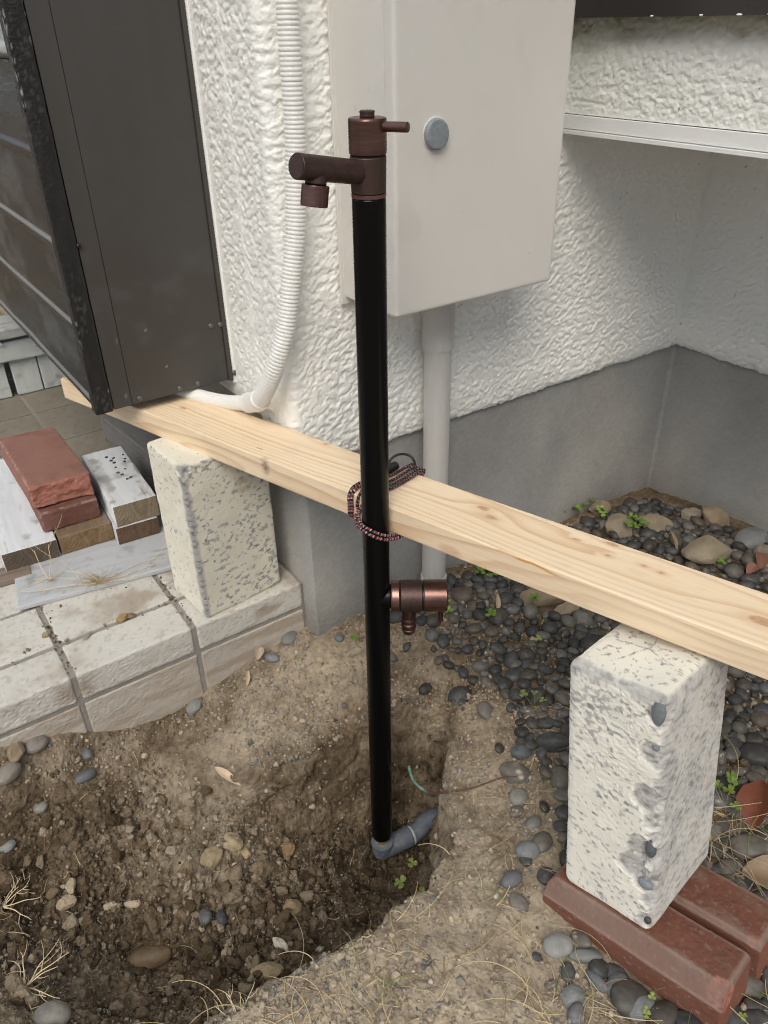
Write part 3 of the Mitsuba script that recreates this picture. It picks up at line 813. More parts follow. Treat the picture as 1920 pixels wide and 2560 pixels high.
def brick_mesh(size, seed, base, broken=None, chips=(), r=0.005, res=0.0024, dark=(0.5, 0.45, 0.42), speck=0.0):
    q = dense_box(size, res, r)
    v = np.array(q.vertices); n = np.array(q.vertex_normals)
    d = 0.0018 * (nz(v, 0.03, 3, seed) - 0.5) + 0.0008 * (nz(v, 0.006, 2, seed + 2) - 0.5)
    fresh = np.zeros(len(v))
    for cx, cy, cz, cr, dep in chips:
        e = np.linalg.norm((v - [cx, cy, cz]), axis=1) / cr + 0.5 * (nz(v, 0.010, 3, seed + 5) - 0.5)
        w = sstep(1.0, 0.75, e)
        d -= dep * w
        fresh = np.maximum(fresh, sstep(1.0, 0.9, e))
    if broken is not None:                                       # a rough broken end at -y
        k, amp = broken
        face = sstep(-size[1] / 2 + 0.012, -size[1] / 2 + 0.002, v[:, 1])
        d += face * amp * (nz(v * [1, 1, 1.3], 0.035, 4, seed + 8) - 0.62)
        fresh = np.maximum(fresh, face * k)
    q.vertices = v + n * d[:, None]
    g = nz(v, 0.05, 4, seed + 11)[:, None]; g2 = nz(v, 0.008, 3, seed + 12)[:, None]
    col = np.array(base) * (0.78 + 0.3 * g + 0.2 * g2)
    st = sstep(0.52, 0.72, nz(v, 0.045, 3, seed + 20))[:, None]
    col = col * (1 - st * (1 - np.array(dark)))
    edge = (np.abs(n).max(1) < 0.93)[:, None] * sstep(0.45, 0.6, g2)
    col = col * (1 - 0.45 * edge) + 0.45 * edge * np.array([0.38, 0.29, 0.25])
    fr = fresh[:, None]
    col = col * (1 - fr) + fr * np.array([0.35, 0.145, 0.108]) * (0.6 + 0.8 * g2)
    if speck:
        s = sstep(0.76, 0.84, meshkit.noise(v / 0.0045, seed + 31))[:, None] * speck
        col = col * (1 - s) + s * np.array([0.36, 0.30, 0.27])
    return q, np.clip(col, 0.01, 0.8)


q, c = brick_mesh((0.124, 0.275, 0.049), 41, (0.170, 0.084, 0.068), dark=(0.8, 0.75, 0.72))
k = thing('red_brick', 'smooth dark red brick lying on the boards, lower of the two stacked bricks', 'brick')
put(k, q, 'm_brick', False, c, at((-0.3225 + 0.004, 0.4907 + 0.1375, 0.1432 + 0.0255), -0.035, 0.02))
q, c = brick_mesh((0.130, 0.292, 0.056), 47, (0.245, 0.126, 0.102), broken=(0.85, 0.020), r=0.006, dark=(0.85, 0.8, 0.78))
k = thing('red_brick', 'red brick with a rough broken end, upper of the two stacked bricks', 'brick')
put(k, q, 'm_brick', False, c, at((-0.3250, 0.502 + 0.148, 0.196 + 0.027), 0.0, 0.045))

# ------------------------------------------------------------------ cream-painted concrete blocks carrying the beam


def flakes(v, seed, s=1.0):
    a = meshkit.noise(v / (0.0105 * s), seed); b = meshkit.noise(v / (0.0048 * s), seed + 1); c = meshkit.noise(v / (0.0024 * s), seed + 2)
    return 0.5 * a + 0.32 * b + 0.18 * c


def block_base(size, seed, chips, r, res=0.0018, cr=()):
    q = dense_box(size, res, r)
    v = np.array(q.vertices); n = np.array(q.vertex_normals)
    d = 0.003 * (nz(v, 0.06, 3, seed) - 0.5) + 0.001 * (nz(v, 0.012, 2, seed + 2) - 0.5)
    chip = np.zeros(len(v))
    for p, rad, dep in chips:
        e = np.linalg.norm(v - np.array(p), axis=1) / rad + 0.7 * (nz(v, 0.012, 3, seed + 5) - 0.5)
        w = sstep(1.0, 0.8, e)
        d -= w * (dep + 0.004 * (nz(v, 0.006, 2, seed + 6) - 0.5))
        chip = np.maximum(chip, w)
    return q, v, n, d, chip


def concrete(v, seed, tone=0.30):
    g = nz(v, 0.02, 4, seed)[:, None]
    s = meshkit.noise(v / 0.0032, seed + 3)[:, None]
    big = sstep(0.62, 0.72, meshkit.noise(v / 0.0065, seed + 5))[:, None]
    return np.array([1.0, 0.975, 0.94]) * tone * (0.55 + 0.35 * g + 0.55 * s) * (1 - 0.4 * big)


def crack(v, pts, w, seed):
    """0..1 along a wandering line through local points"""
    p = np.array(pts, float)
    v = v + 0.007 * np.stack([nz(v, 0.012, 3, seed), nz(v, 0.012, 3, seed + 1), nz(v, 0.012, 3, seed + 2)], 1) - 0.0035
    best = np.full(len(v), 9.0)
    for a, b in zip(p[:-1], p[1:]):
        t = np.clip(((v - a) @ (b - a)) / ((b - a) @ (b - a)), 0, 1)
        best = np.minimum(best, np.linalg.norm(v - a - t[:, None] * (b - a), axis=1))
    return sstep(w, w * 0.3, best)[:, None]


# left block: stands on the terrace
DL = (0.176, 0.133, 0.3405)
q, v, n, d, chip = block_base(DL, 60, [((-0.088, -0.067, 0.163), 0.020, 0.004), ((-0.088, -0.067, -0.12), 0.010, 0.002)], 0.007)
q.vertices = v + n * d[:, None]
f = flakes(v, 63, 0.72)
front = sstep(0.5, 0.9, -n[:, 1]); left = sstep(0.5, 0.9, -n[:, 0]); top = sstep(0.5, 0.9, n[:, 2])
bias = front * (0.07 * (nz(v * [1, 1, 0.35], 0.035, 3, 66) - 0.42) * 5 + 0.05 * sstep(0.0, 0.05, v[:, 0]) * sstep(-0.02, 0.1, v[:, 2])) + left * (0.06 * (nz(v, 0.05, 3, 67) - 0.5)) - top * 0.05
worn = sstep(0.645, 0.672, f + bias)
edge = sstep(0.013, 0.004, np.hypot(v[:, 0] + DL[0] / 2, v[:, 1] + DL[1] / 2) - 0.012 * (nz(v, 0.02, 3, 69) - 0.35) * sstep(-0.2, 0.17, v[:, 2] + 0.05))
worn = np.maximum(np.maximum(worn, edge), chip)[:, None]
col = np.array([0.66, 0.63, 0.53]) * (0.90 + 0.2 * nz(v, 0.03, 3, 68)[:, None])
rust = (sstep(0.02, 0.0, np.abs(v[:, 0] - 0.03 + 0.02 * (nz(v, 0.05, 2, 71) - 0.5))) * sstep(0.5, 0.7, nz(v, 0.02, 3, 72)) * front)[:, None]
col = col * (1 - 0.5 * rust) + 0.5 * rust * np.array([0.28, 0.18, 0.10])
col = col * (1 - worn) + worn * concrete(v, 74, 0.36)
kL = thing('concrete_block', 'peeling cream-painted concrete block standing on the tiled terrace under the beam', 'block')
ml = at((0, 0, 0), math.radians(5.9)); ml[:3, 3] = np.array([-0.1945, 0.0862, ZT]) + ml[:3, :3] @ np.array([DL[0] / 2, DL[1] / 2, DL[2] / 2])
put(kL, q, 'm_block', False, np.clip(col, 0.02, 0.85), ml)

# right block: leans a little, stands on two bricks
BR = np.array([[0.98273, -0.17758, 0.05199], [0.16627, 0.97077, 0.17308], [-0.08121, -0.16145, 0.98353]])
BO = np.array([0.0234, -0.8165, 0.0576])
DR = (0.1766, 0.1328, 0.3704)
HR = np.array(DR) / 2
chipl = [((0, 0.006, 0.345), 0.020, 0.004), ((0, 0.012, 0.287), 0.021, 0.004), ((0, 0.015, 0.216), 0.023, 0.006), ((0.0, 0.005, 0.186), 0.017, 0.005), ((0, 0.020, 0.137), 0.022, 0.006),
         ((0, 0.008, 0.130), 0.019, 0.006), ((0, 0.030, 0.099), 0.022, 0.006), ((0, 0.014, 0.088), 0.022, 0.007), ((0, 0.004, 0.055), 0.014, 0.004), ((0, 0.004, 0.02), 0.016, 0.004), ((0, 0.001, 0.16), 0.013, 0.004), ((0.0, 0.0, 0.245), 0.012, 0.003)]
q, v, n, d, chip = block_base(DR, 80, [(np.array(p) - HR, r, dd) for p, r, dd in chipl], 0.013)
q.vertices = v + n * d[:, None]
f = flakes(v, 83, 0.52)
front = sstep(0.5, 0.9, -n[:, 0]); side = sstep(0.4, 0.85, -n[:, 1]); top = sstep(0.5, 0.9, n[:, 2])
lz = v[:, 2] + HR[2]; ly = v[:, 1] + HR[1]
bias = front * (0.30 * (nz(v * [1, 1, 0.7], 0.05, 3, 86) - 0.47) - 0.02 + 0.05 * sstep(0.04, 0.10, ly) * sstep(0.22, 0.3, lz)) - top * 0.055
worn = sstep(0.60, 0.63, f + bias) * (1 - side)
# the right face has lost most of its paint: a thin mottled veil is left
veil = side * (0.70 + 0.30 * sstep(0.40, 0.66, 0.6 * nz(v * [1, 1, 0.45], 0.014, 4, 88) + 0.4 * nz(v, 0.06, 3, 89)))
edge = sstep(0.010, 0.003, np.hypot(v[:, 0] + HR[0], v[:, 2] - HR[2]) - 0.02 * (nz(v, 0.03, 3, 91) - 0.35))
worn = np.maximum(np.maximum(np.maximum(worn, 0.85 * edge), chip), veil)[:, None]
col = np.array([0.735, 0.715, 0.635]) * (0.92 + 0.16 * nz(v, 0.03, 3, 93)[:, None])
col = col * (1 - worn) + worn * concrete(v, 94, 0.42)
ck = np.maximum(crack(v, [(-0.05, 0.02, HR[2]), (0.0, 0.0, HR[2]), (0.05, 0.01, HR[2])], 0.0014, 95), crack(v, [(-0.01, 0.06, HR[2]), (-0.005, 0.0, HR[2]), (-0.03, -0.06, HR[2])], 0.0012, 98))
col = col * (1 - 0.75 * ck) + 0.75 * ck * 0.15
stain = (sstep(0.62, 0.74, nz(v, 0.05, 3, 97)) * side)[:, None]
col = col * (1 - 0.35 * stain) + 0.35 * stain * np.array([0.33, 0.24, 0.16])
kR = thing('concrete_block', 'chipped cream concrete block on two red bricks, pebbles showing along its broken corner', 'block')
mr = frame(BO + BR @ HR, BR[:, 0], BR[:, 1], BR[:, 2])
put(kR, q, 'm_block', False, np.clip(col, 0.02, 0.85), mr)
for i, (p, s, c) in enumerate((((0.004, 0.0105, 0.347), (0.006, 0.0085, 0.020), 0.17), ((0.004, 0.0105, 0.296), (0.003, 0.005, 0.0055), 0.2),
                              ((0.006, 0.0085, 0.138), (0.006, 0.007, 0.014), 0.10), ((0.005, 0.012, 0.078), (0.006, 0.0105, 0.0075), 0.22), ((0.004, 0.005, 0.019), (0.004, 0.005, 0.006), 0.06))):
    s_ = trimesh.creation.icosphere(3, 1.0)
    s_.vertices *= np.array(s)
    s_.vertices += s_.vertex_normals * (0.002 * (nz(s_.vertices, 0.01, 2, 100 + i) - 0.5))[:, None]
    cc = np.array([0.92, 1.0, 1.08]) * c * (0.8 + 0.4 * nz(np.array(s_.vertices), 0.004, 2, i)[:, None])
    part(kR, 'embedded_pebble', s_, 'm_pebble', True, cc, frame(BO + BR @ (np.array(p) + [0.0015, 0.0015, 0]), BR[:, 0], BR[:, 1], BR[:, 2]))


def bevel_brick(x0, x1, y0, y1, h, seed, chips, bevel_near, bevel_far):
    """a paving brick with a wide sloping bevel, given in the block's own axes, its top at 0"""
    w, l = x1 - x0, y1 - y0
    q = dense_box((w, l, h), 0.0022, 0.0022)
    v = np.array(q.vertices)
    v += [(x0 + x1) / 2, (y0 + y1) / 2, -h / 2]
    near = np.clip((x0 + bevel_near - v[:, 0]) / bevel_near, 0, 1); far = np.clip((v[:, 0] - x1 + bevel_far) / bevel_far, 0, 1)
    e1 = np.clip((y0 + 0.010 - v[:, 1]) / 0.010, 0, 1); e2 = np.clip((v[:, 1] - y1 + 0.010) / 0.010, 0, 1)
    drop = np.maximum.reduce([near * 0.95 * bevel_near, far * 0.8 * bevel_far, e1 ** 1.6 * 0.008, e2 ** 1.6 * 0.008])
    k = np.clip((v[:, 2] + h) / h, 0, 1)
    v[:, 2] -= drop * k
    q = trimesh.Trimesh(v, q.faces, process=False)
    n = np.array(q.vertex_normals)
    d = 0.0012 * (nz(v, 0.03, 3, seed) - 0.5) + 0.0006 * (nz(v, 0.006, 2, seed + 2) - 0.5)
    fresh = np.zeros(len(v))
    for cx, cy, cz, cr, dep in chips:
        e = np.linalg.norm(v - [cx, cy, cz], axis=1) / cr + 0.6 * (nz(v, 0.010, 3, seed + 5) - 0.5)
        w_ = sstep(1.0, 0.7, e); d -= dep * w_; fresh = np.maximum(fresh, sstep(1.0, 0.92, e))
    g = nz(v, 0.05, 4, seed + 11)[:, None]; g2 = nz(v, 0.006, 3, seed + 12)[:, None]
    up = sstep(0.3, 0.8, n[:, 2])[:, None]
    col = np.array([0.158, 0.068, 0.047]) * (0.72 + 0.36 * g + 0.26 * g2)
    sc = sstep(0.45, 0.75, nz(v * [1, 0.4, 1], 0.03, 4, seed + 14))[:, None]
    col = col * (1 - 0.55 * sc * up) + 0.55 * sc * up * np.array([0.185, 0.110, 0.085])
    dust = sstep(0.55, 0.8, nz(v * [1, 0.5, 1], 0.022, 3, seed + 15))[:, None] * up
    col = col * (1 - 0.30 * dust) + 0.30 * dust * np.array([0.26, 0.20, 0.17])
    col = col * (1 - fresh[:, None]) + fresh[:, None] * np.array([0.27, 0.115, 0.085]) * (0.6 + 0.8 * g2)
    slope = (sstep(0.25, 0.5, n[:, 2]) * sstep(0.93, 0.85, n[:, 2]))[:, None]
    sd_ = slope * (0.35 + 0.5 * g)
    col = col * (1 - sd_) + sd_ * np.array([0.20, 0.145, 0.12])
    ar = np.minimum.reduce([np.hypot(v[:, 0] - x0 - bevel_near, v[:, 2]), np.hypot(v[:, 0] - x0, v[:, 2] + 0.95 * bevel_near), np.hypot(v[:, 0] - x1 + bevel_far, v[:, 2]), np.hypot(v[:, 1] - y0 - 0.004, v[:, 2] + 0.003), np.hypot(v[:, 1] - y1 + 0.004, v[:, 2] + 0.003)])
    wear = (sstep(0.0042, 0.0012, ar + 0.004 * (nz(v, 0.012, 3, seed + 40) - 0.45)))[:, None]
    col = col * (1 - 0.55 * wear) + 0.55 * wear * np.array([0.27, 0.19, 0.16])
    s = sstep(0.80, 0.86, meshkit.noise(v / 0.0042, seed + 31))[:, None] * (1 - 0.6 * up)
    col = col * (1 - 0.6 * s) + 0.6 * s * np.array([0.30, 0.25, 0.22])
    q = trimesh.Trimesh(v + n * d[:, None], q.faces, process=False)
    return q, np.clip(col, 0.008, 0.8)


mb = frame(BO, BR[:, 0], BR[:, 1], BR[:, 2])
q, c = bevel_brick(-0.022, 0.0625, -0.107, 0.152, 0.082, 120, [(-0.006, -0.101, -0.012, 0.020, 0.003), (-0.022, 0.03, -0.075, 0.018, 0.004)], 0.0215, 0.003)
kb = thing('dark_red_brick', 'dark red brick with a wide sloping edge and a flaked corner, under the chipped block', 'brick')
put(kb, q, 'm_brick', False, c, mb)
q, c = bevel_brick(0.0775, 0.1575, -0.112, 0.140, 0.082, 140, [(0.082, -0.102, -0.002, 0.009, 0.002)], 0.006, 0.004)
kb = thing('dark_red_brick', 'dark red brick under the chipped block, behind its twin and farther right', 'brick')
put(kb, q, 'm_brick', False, c, mb)

# ------------------------------------------------------------------ the new timber beam
PA = np.array([-0.1369, 0.1, 0.425]); PD = unit([0.3307, -1, -0.002]); PS = unit([1, 0.3307, 0]); PW, PT = 0.1070, 0.043
KNOTS = [(0.710, 0.0995, 0.005, 1.0), (0.519, 0.079, 0.007, 1.3), (0.540, 0.0640, 0.006, 0.9), (0.920, 0.048, 0.010, 1.6), (0.764, 0.076, 0.004, 0.7), (0.788, 0.074, 0.004, 0.6), (0.666, 0.082, 0.0035, 0.6), (0.716, 0.071, 0.004, 0.6),
         (0.194, 0.101, 0.004, 0.7), (-0.116, 0.053, 0.004, 0.7)]


def plank_color(l, w, h, n_end):
    """pine: l along, w across from the front edge, h up from the underside"""
    P = np.stack([l, w, h], 1)
    k = np.zeros(len(l))
    for kl, kw, kr, ks in KNOTS:
        k += ks * np.exp(-((l - kl) / (kr * 7)) ** 2 - ((w - kw) / (kr * 2.2)) ** 2)
    bend = 0.034 * (nz(P * [1, 0, 0] + [0, 3.3, 0], 0.42, 2, 50) - 0.5) + 0.012 * (nz(P * [1, 3, 3], 0.16, 2, 51) - 0.5)
    r = np.hypot(w - 0.090 + bend + 0.02 * l, h + 0.010 + 0.016 * (l - 0.55))
    g = (r + 0.0046 * k) / 0.0072 + 0.5 * (nz(P * [0.05, 1, 1], 0.016, 2, 52) - 0.5)
    t = g - np.floor(g)
    late = sstep(0.40, 0.93, t) * (1 - sstep(0.95, 1.0, t))
    which = meshkit.noise(np.stack([np.floor(g) + 0.0, g * 0 + 3, g * 0 + 1], 1), 53)
    fine = meshkit.noise(P * [26, 800, 800], 54)
    tone = nz(P * [0.18, 1, 1], 0.05, 2, 55)
    c = blend([0.800, 0.660, 0.480], [0.745, 0.580, 0.395], tone)
    c = blend(c, [0.595, 0.405, 0.240], late * (0.18 + 0.62 * which))
    c = c * (0.93 + 0.14 * fine)[:, None]
    on = (h > 0.03)
    for kl, kw, kr, ks in KNOTS:
        d = np.hypot((l - kl) / (kr * 1.5), (w - kw) / (kr * 0.8))
        c = blend(c, [0.62, 0.41, 0.25], on * sstep(3.0, 1.0, d) * 0.45)
        kc = blend([0.52, 0.31, 0.18], [0.30, 0.16, 0.09], 0.35 + 0.35 * np.sin(d * 9.0))
        w_ = on * sstep(1.15, 0.75, d) * 0.8
        c = c * (1 - w_[:, None]) + kc * w_[:, None]
    front = w < 0.006
    d = np.hypot((l - 0.512) / 0.020, (h - 0.006) / 0.012)
    kc = blend([0.64, 0.43, 0.28], [0.46, 0.27, 0.16], 0.5 + 0.5 * np.sin(d * 20))
    w_ = (front * sstep(1.3, 0.6, d) * 0.6)[:, None]
    c = c * (1 - w_) + kc * w_
    rz = np.abs(h - (0.0395 - 0.13 * np.maximum(l - 0.648, 0)) + 0.002 * (nz(P * [1, 0, 0], 0.011, 2, 56) - 0.5)) + np.where(front, 0, 9)
    c = blend(c, [0.56, 0.27, 0.05], sstep(0.0026, 0.0010, rz) * sstep(0.612, 0.618, l) * sstep(0.70, 0.66, l) * 0.9)
    sm = sstep(1.3, 0.2, np.hypot((l - 0.147) / 0.010, (h - 0.030) / 0.018)) * front * nz(P, 0.005, 2, 57) * 1.3
    c = blend(c, [0.15, 0.125, 0.105], np.clip(sm, 0, 0.9))
    c = blend(c, [0.27, 0.14, 0.08], sstep(1.0, 0.3, np.hypot((l - 0.114) / 0.010, (w - 0.022) / 0.0016)) * on)
    eg = np.hypot(w - 0.09, h + 0.02) / 0.005
    e = blend([0.70, 0.51, 0.33], [0.48, 0.30, 0.16], sstep(0.55, 0.95, eg - np.floor(eg)))
    c[n_end] = e[n_end]
    scuff = sstep(0.66, 0.78, nz(P * [0.5, 1, 1], 0.02, 3, 58)) * 0.16
    return blend(c, [0.45, 0.38, 0.30], scuff)


q = dense_box((1.62, PW, PT), (0.0060, 0.0012, 0.0012), 0.0024)
v = np.array(q.vertices); n = np.array(q.vertex_normals); v[:, 0] += 0.81 - 0.43
bcol = plank_color(v[:, 0], v[:, 1] + PW / 2, v[:, 2] + PT / 2, np.abs(n[:, 0]) > 0.8)
dmid = -0.0042 * np.clip(1 - ((v[:, 0] - 0.42) / 0.55) ** 2, -0.5, 1)
q.vertices = PA + v[:, :1] * PD + (v[:, 1:2] + PW / 2) * PS + (v[:, 2:] + PT / 2) * np.array([0, 0, 1.0]) + dmid[:, None] * np.array([0, 0, 1.0])
BM = thing('timber_beam', 'new pale pine beam laid slanting across the two cream concrete blocks', 'beam')
put(BM, q, 'm_plank', True, np.clip(bcol, 0.01, 0.9))

# ------------------------------------------------------------------ the standpipe
SP = thing('standpipe', 'tall black water standpipe with bronze taps strapped to the pine beam', 'standpipe')
RT = np.array([0.8278, -0.561, 0.0]); NN = np.array([0.561, 0.8278, 0.0])
AX = unit(np.array([0, 0, 1.0]) + 0.0064 * RT)
A0 = np.array([-0.0328, -0.2793, 0.4243])


def ax(z):
    return A0 + AX * (z - 0.4243) / AX[2]


def on_axis(profile, sides=48):
    return along(dense_lathe([(r, z - 0.4243) for r, z in profile], sides, 0.0012 if len(profile) > 4 else 0.02), A0, AX)


RP = 0.0203
part(SP, 'pole', on_axis([(RP - 0.001, -0.300), (RP, -0.2985), (RP, 0.899), (RP - 0.0008, 0.9005)]), 'm_pole', 40)
tinted(SP, 'collar', on_axis([(RP, 0.9007), (RP + 0.0005, 0.9013), (RP + 0.0005, 0.9050), (RP, 0.9056)]), 'm_bronze', edge_color)
tinted(SP, 'head_body', on_axis([(RP - 0.001, 0.9056), (RP + 0.0002, 0.9066), (RP + 0.0009, 0.944), (RP + 0.0004, 0.9457)]), 'm_bronze_cast', cast_color)
part(SP, 'gap_ring', on_axis([(RP - 0.0022, 0.9450), (RP - 0.0022, 0.9475)]), 'm_black', 40)
tinted(SP, 'handle_cap', on_axis([(RP, 0.9470), (RP + 0.0013, 0.9480), (RP + 0.0016, 0.951), (RP + 0.0016, 0.9828), (RP + 0.0010, 0.9844), (RP - 0.0005, 0.9850)]), 'm_bronze', bronze_color)
bt = on_axis([(0.0083, 0.9848), (0.0083, 0.9895), (0.0088, 0.9898), (0.0088, 0.9912), (0.0080, 0.9919)], 40)
tinted(SP, 'button', bt, 'm_bronze_cast', cast_color)
ld = unit(0.55 * RT * 1.6 - 0.44 * NN)
tinted(SP, 'lever', along(dense_lathe([(0.0052, 0.016), (0.0054, 0.017), (0.0056, 0.0495), (0.0050, 0.0505)], 28), ax(0.9762), ld), 'm_bronze', bronze_color)
se = np.array([-0.1337, -0.298, 0.9465]); sb = ax(0.9265)
sd = unit(se - sb)
tinted(SP, 'spout', along(dense_lathe([(0.0133, 0.0), (0.0133, 0.012), (0.0135, np.linalg.norm(se - sb) - 0.0010), (0.0128, np.linalg.norm(se - sb))], 40), sb, sd), 'm_bronze_cast', cast_color)
tinted(SP, 'spout_end', along(dense_lathe([(0.0126, 0), (0.0124, 0.0006)], 40), se, sd), 'm_bronze_cast', cast_color)
dn = -unit(np.array([0, 0, 1.0]) - sd * sd[2])
so = sb + sd * (np.linalg.norm(se - sb) - 0.029)
tinted(SP, 'nozzle_neck', along(dense_lathe([(0.0118, 0.0), (0.0118, 0.0165)], 32), so, dn), 'm_bronze_cast', cast_color)
tinted(SP, 'nozzle', along(dense_lathe([(0.0148, 0.0168), (0.0154, 0.0174), (0.0154, 0.0385), (0.0148, 0.0392), (0.0110, 0.0392), (0.0105, 0.034), (0.003, 0.0335)], 40), so, dn), 'm_bronze', bronze_color)
# lower tap
t0 = ax(0.3035)
td = unit(RT + np.array([0, 0, -0.012]))
part(SP, 'tap_branch', along(lathe([(0.0195, 0.0), (0.0200, 0.019), (0.0185, 0.0226)], 36), t0, td), 'm_pole', 40)
tinted(SP, 'tap_collar', along(dense_lathe([(0.0240, 0.0216), (0.0254, 0.0226), (0.0256, 0.0340), (0.0246, 0.0362)], 40), t0, td), 'm_bronze', edge_color)
tinted(SP, 'tap_body', along(dense_lathe([(0.0246, 0.0364), (0.0256, 0.0374), (0.0256, 0.0700), (0.0240, 0.0712)], 40), t0, td), 'm_bronze_cast', cast_color)
part(SP, 'gap_ring', along(lathe([(0.0225, 0.0708), (0.0225, 0.0732)], 40), t0, td), 'm_black', 40)
tinted(SP, 'tap_handle', along(dense_lathe([(0.0246, 0.0728), (0.0258, 0.0738), (0.0258, 0.1088), (0.0246, 0.1102), (0.008, 0.1108)], 40), t0, td), 'm_bronze', bronze_color)
part(SP, 'screw', along(lathe([(0.0055, 0.1106), (0.0055, 0.1132), (0.0045, 0.1138)], 6), t0, td), 'm_screw', 30)
tinted(SP, 'tap_lever', along(dense_lathe([(0.0044, 0.022), (0.0046, 0.023), (0.0046, 0.0510), (0.0040, 0.0518)], 20), t0 + td * 0.101, (0, 0, -1)), 'm_bronze', bronze_color)
tinted(SP, 'hose_tail', along(dense_lathe([(0.0118, 0.018), (0.0116, 0.0385), (0.0104, 0.0395), (0.0104, 0.043), (0.0122, 0.0440), (0.0126, 0.0475), (0.0106, 0.049), (0.0104, 0.053), (0.0126, 0.0545), (0.0128, 0.059), (0.0106, 0.0605), (0.0104, 0.0645), (0.0118, 0.066), (0.0104, 0.0725), (0.0090, 0.0745)], 32), t0 + td * 0.0500, (0, 0, -1)), 'm_bronze', bronze_color)
part(SP, 'brass_nipple', on_axis([(0.0112, -0.335), (0.0112, -0.313), (0.0135, -0.312), (0.0135, -0.298)], 6), 'm_brass')

# ------------------------------------------------------------------ grey water pipe in the pit
WP = thing('water_pipe', 'grey plastic water pipe and elbow at the bottom of the dug hole', 'pipe')
c0 = ax(-0.3475)
hd = unit([0.990, -0.135, 0.020])
ball = trimesh.creation.icosphere(4, 0.0207); ball.apply_translation(c0 + [0, 0, -0.002])
tinted(WP, 'elbow', cat(along(dense_lathe([(0.0207, -0.002), (0.0210, 0.008), (0.0212, 0.0246)], 40), c0, (0, 0, 1)), ball, along(dense_lathe([(0.0205, 0.0), (0.0207, 0.030), (0.0210, 0.0625), (0.0200, 0.0640)], 40), c0 + [0, 0, -0.002], hd)), 'm_pvc', pvc_color)
e = np.array([c0 + [0, 0, -0.002] + hd * t for t in (0.058, 0.060, 0.062, 0.064, 0.066)])
tinted(WP, 'socket_rim', along(dense_lathe([(0.0220, 0.017), (0.0220, 0.0246), (0.0165, 0.0250), (0.0160, 0.022)], 36), c0, (0, 0, 1)), 'm_pvc', pvc_color)
d2 = unit(e[-1] - e[-4])
part(WP, 'glue_ring', along(lathe([(0.0190, -0.001), (0.0198, 0.001), (0.0188, 0.0035)], 32), e[-1], d2), 'm_glue', 40)
e2 = spline([e[-1] + d2 * 0.001, e[-1] + d2 * 0.020 + [0, 0.002, 0.003], e[-1] + d2 * 0.042 + [0, 0.007, 0.009], e[-1] + d2 * 0.060 + [0, 0.006, 0.011], e[-1] + d2 * 0.072 + [0, -0.006, 0.002], e[-1] + d2 * 0.078 + [0, -0.040, -0.03]], 0.002)
tinted(WP, 'pipe', tube(e2, 0.0182, 32), 'm_pvc', pvc_color)

# ------------------------------------------------------------------ elastic cord holding the pole to the beam
EC = thing('elastic_cord', 'red and black elastic cord wound round the pole and the beam', 'cord')
ZB = 0.4685 - 0.0042


def cord(ctrl, r=0.0026, phase=0.0, name='strand'):
    p = spline(ctrl, 0.0008)
    p = p + 0
    q = tube(p, r, 10)
    s = np.repeat(np.arange(len(p)) * 0.0008, 10)
    a = np.tile(np.arange(10) / 10, len(p))
    ph = (s + phase + 0.0035 * a) % 0.0115 / 0.0115
    col = np.where((ph < 0.46)[:, None], [[0.22, 0.028, 0.034]], [[0.008, 0.008, 0.009]])
    col = np.where(((ph > 0.46) & (ph < 0.54))[:, None], [[0.62, 0.60, 0.58]], col)
    col = np.where(((ph > 0.94))[:, None], [[0.45, 0.43, 0.42]], col)
    col = np.where((((a * 10).astype(int) % 5 > 2) & (ph < 0.5))[:, None], [[0.015, 0.012, 0.012]], col)
    col = np.vstack([col, col[:1], col[-1:]])
    part(EC, name, q, 'm_cord', True, col)


zt = ZB + 0.0031
FB = PD * 0   # the cords run square across the beam, from its front edge to its back edge
fr = lambda l, h: PA + PD * l - PS * 0.0030 + np.array([0, 0, h])
bk = lambda l, h: PA + PD * l + PS * (PW + 0.0030) + np.array([0, 0, h])
tp = lambda x, y: np.array([x, y, zt])
# four turns over the top, right of the pole, that come up its back face
for k, ((xa, ya), (xb, yb)) in enumerate((((0.0412, -0.2124), (0.0862, -0.2033)), ((0.0302, -0.2262), (0.0861, -0.2138)), ((0.0230, -0.2372), (0.0893, -0.2225)), ((0.0168, -0.2450), (0.0905, -0.2300)))):
    a = np.array([xa, ya]); b = np.array([xb, yb]); u = unit(b - a)
    m0 = a - u * 0.055
    e1 = b + u * 0.002
    up2 = 0.0
    q0 = np.array([m0[0], m0[1], zt])
    lf = (np.array([m0[0], m0[1], 0]) - [PA[0], PA[1], 0]) @ PD
    lb = (np.array([e1[0], e1[1], 0]) - [PA[0], PA[1], 0]) @ PD
    cord([fr(lf, 0.018) , fr(lf, 0.034), PA + PD * lf + PS * 0.004 + [0, 0, PT + 0.0030 - 0.0042], np.array([a[0], a[1], zt]), np.array([b[0], b[1], zt]), np.array([e1[0] + 0.004, e1[1] + 0.001, zt - 0.001]), bk(lb, 0.032), bk(lb, 0.010), bk(lb, -0.006)], phase=0.0031 * k)
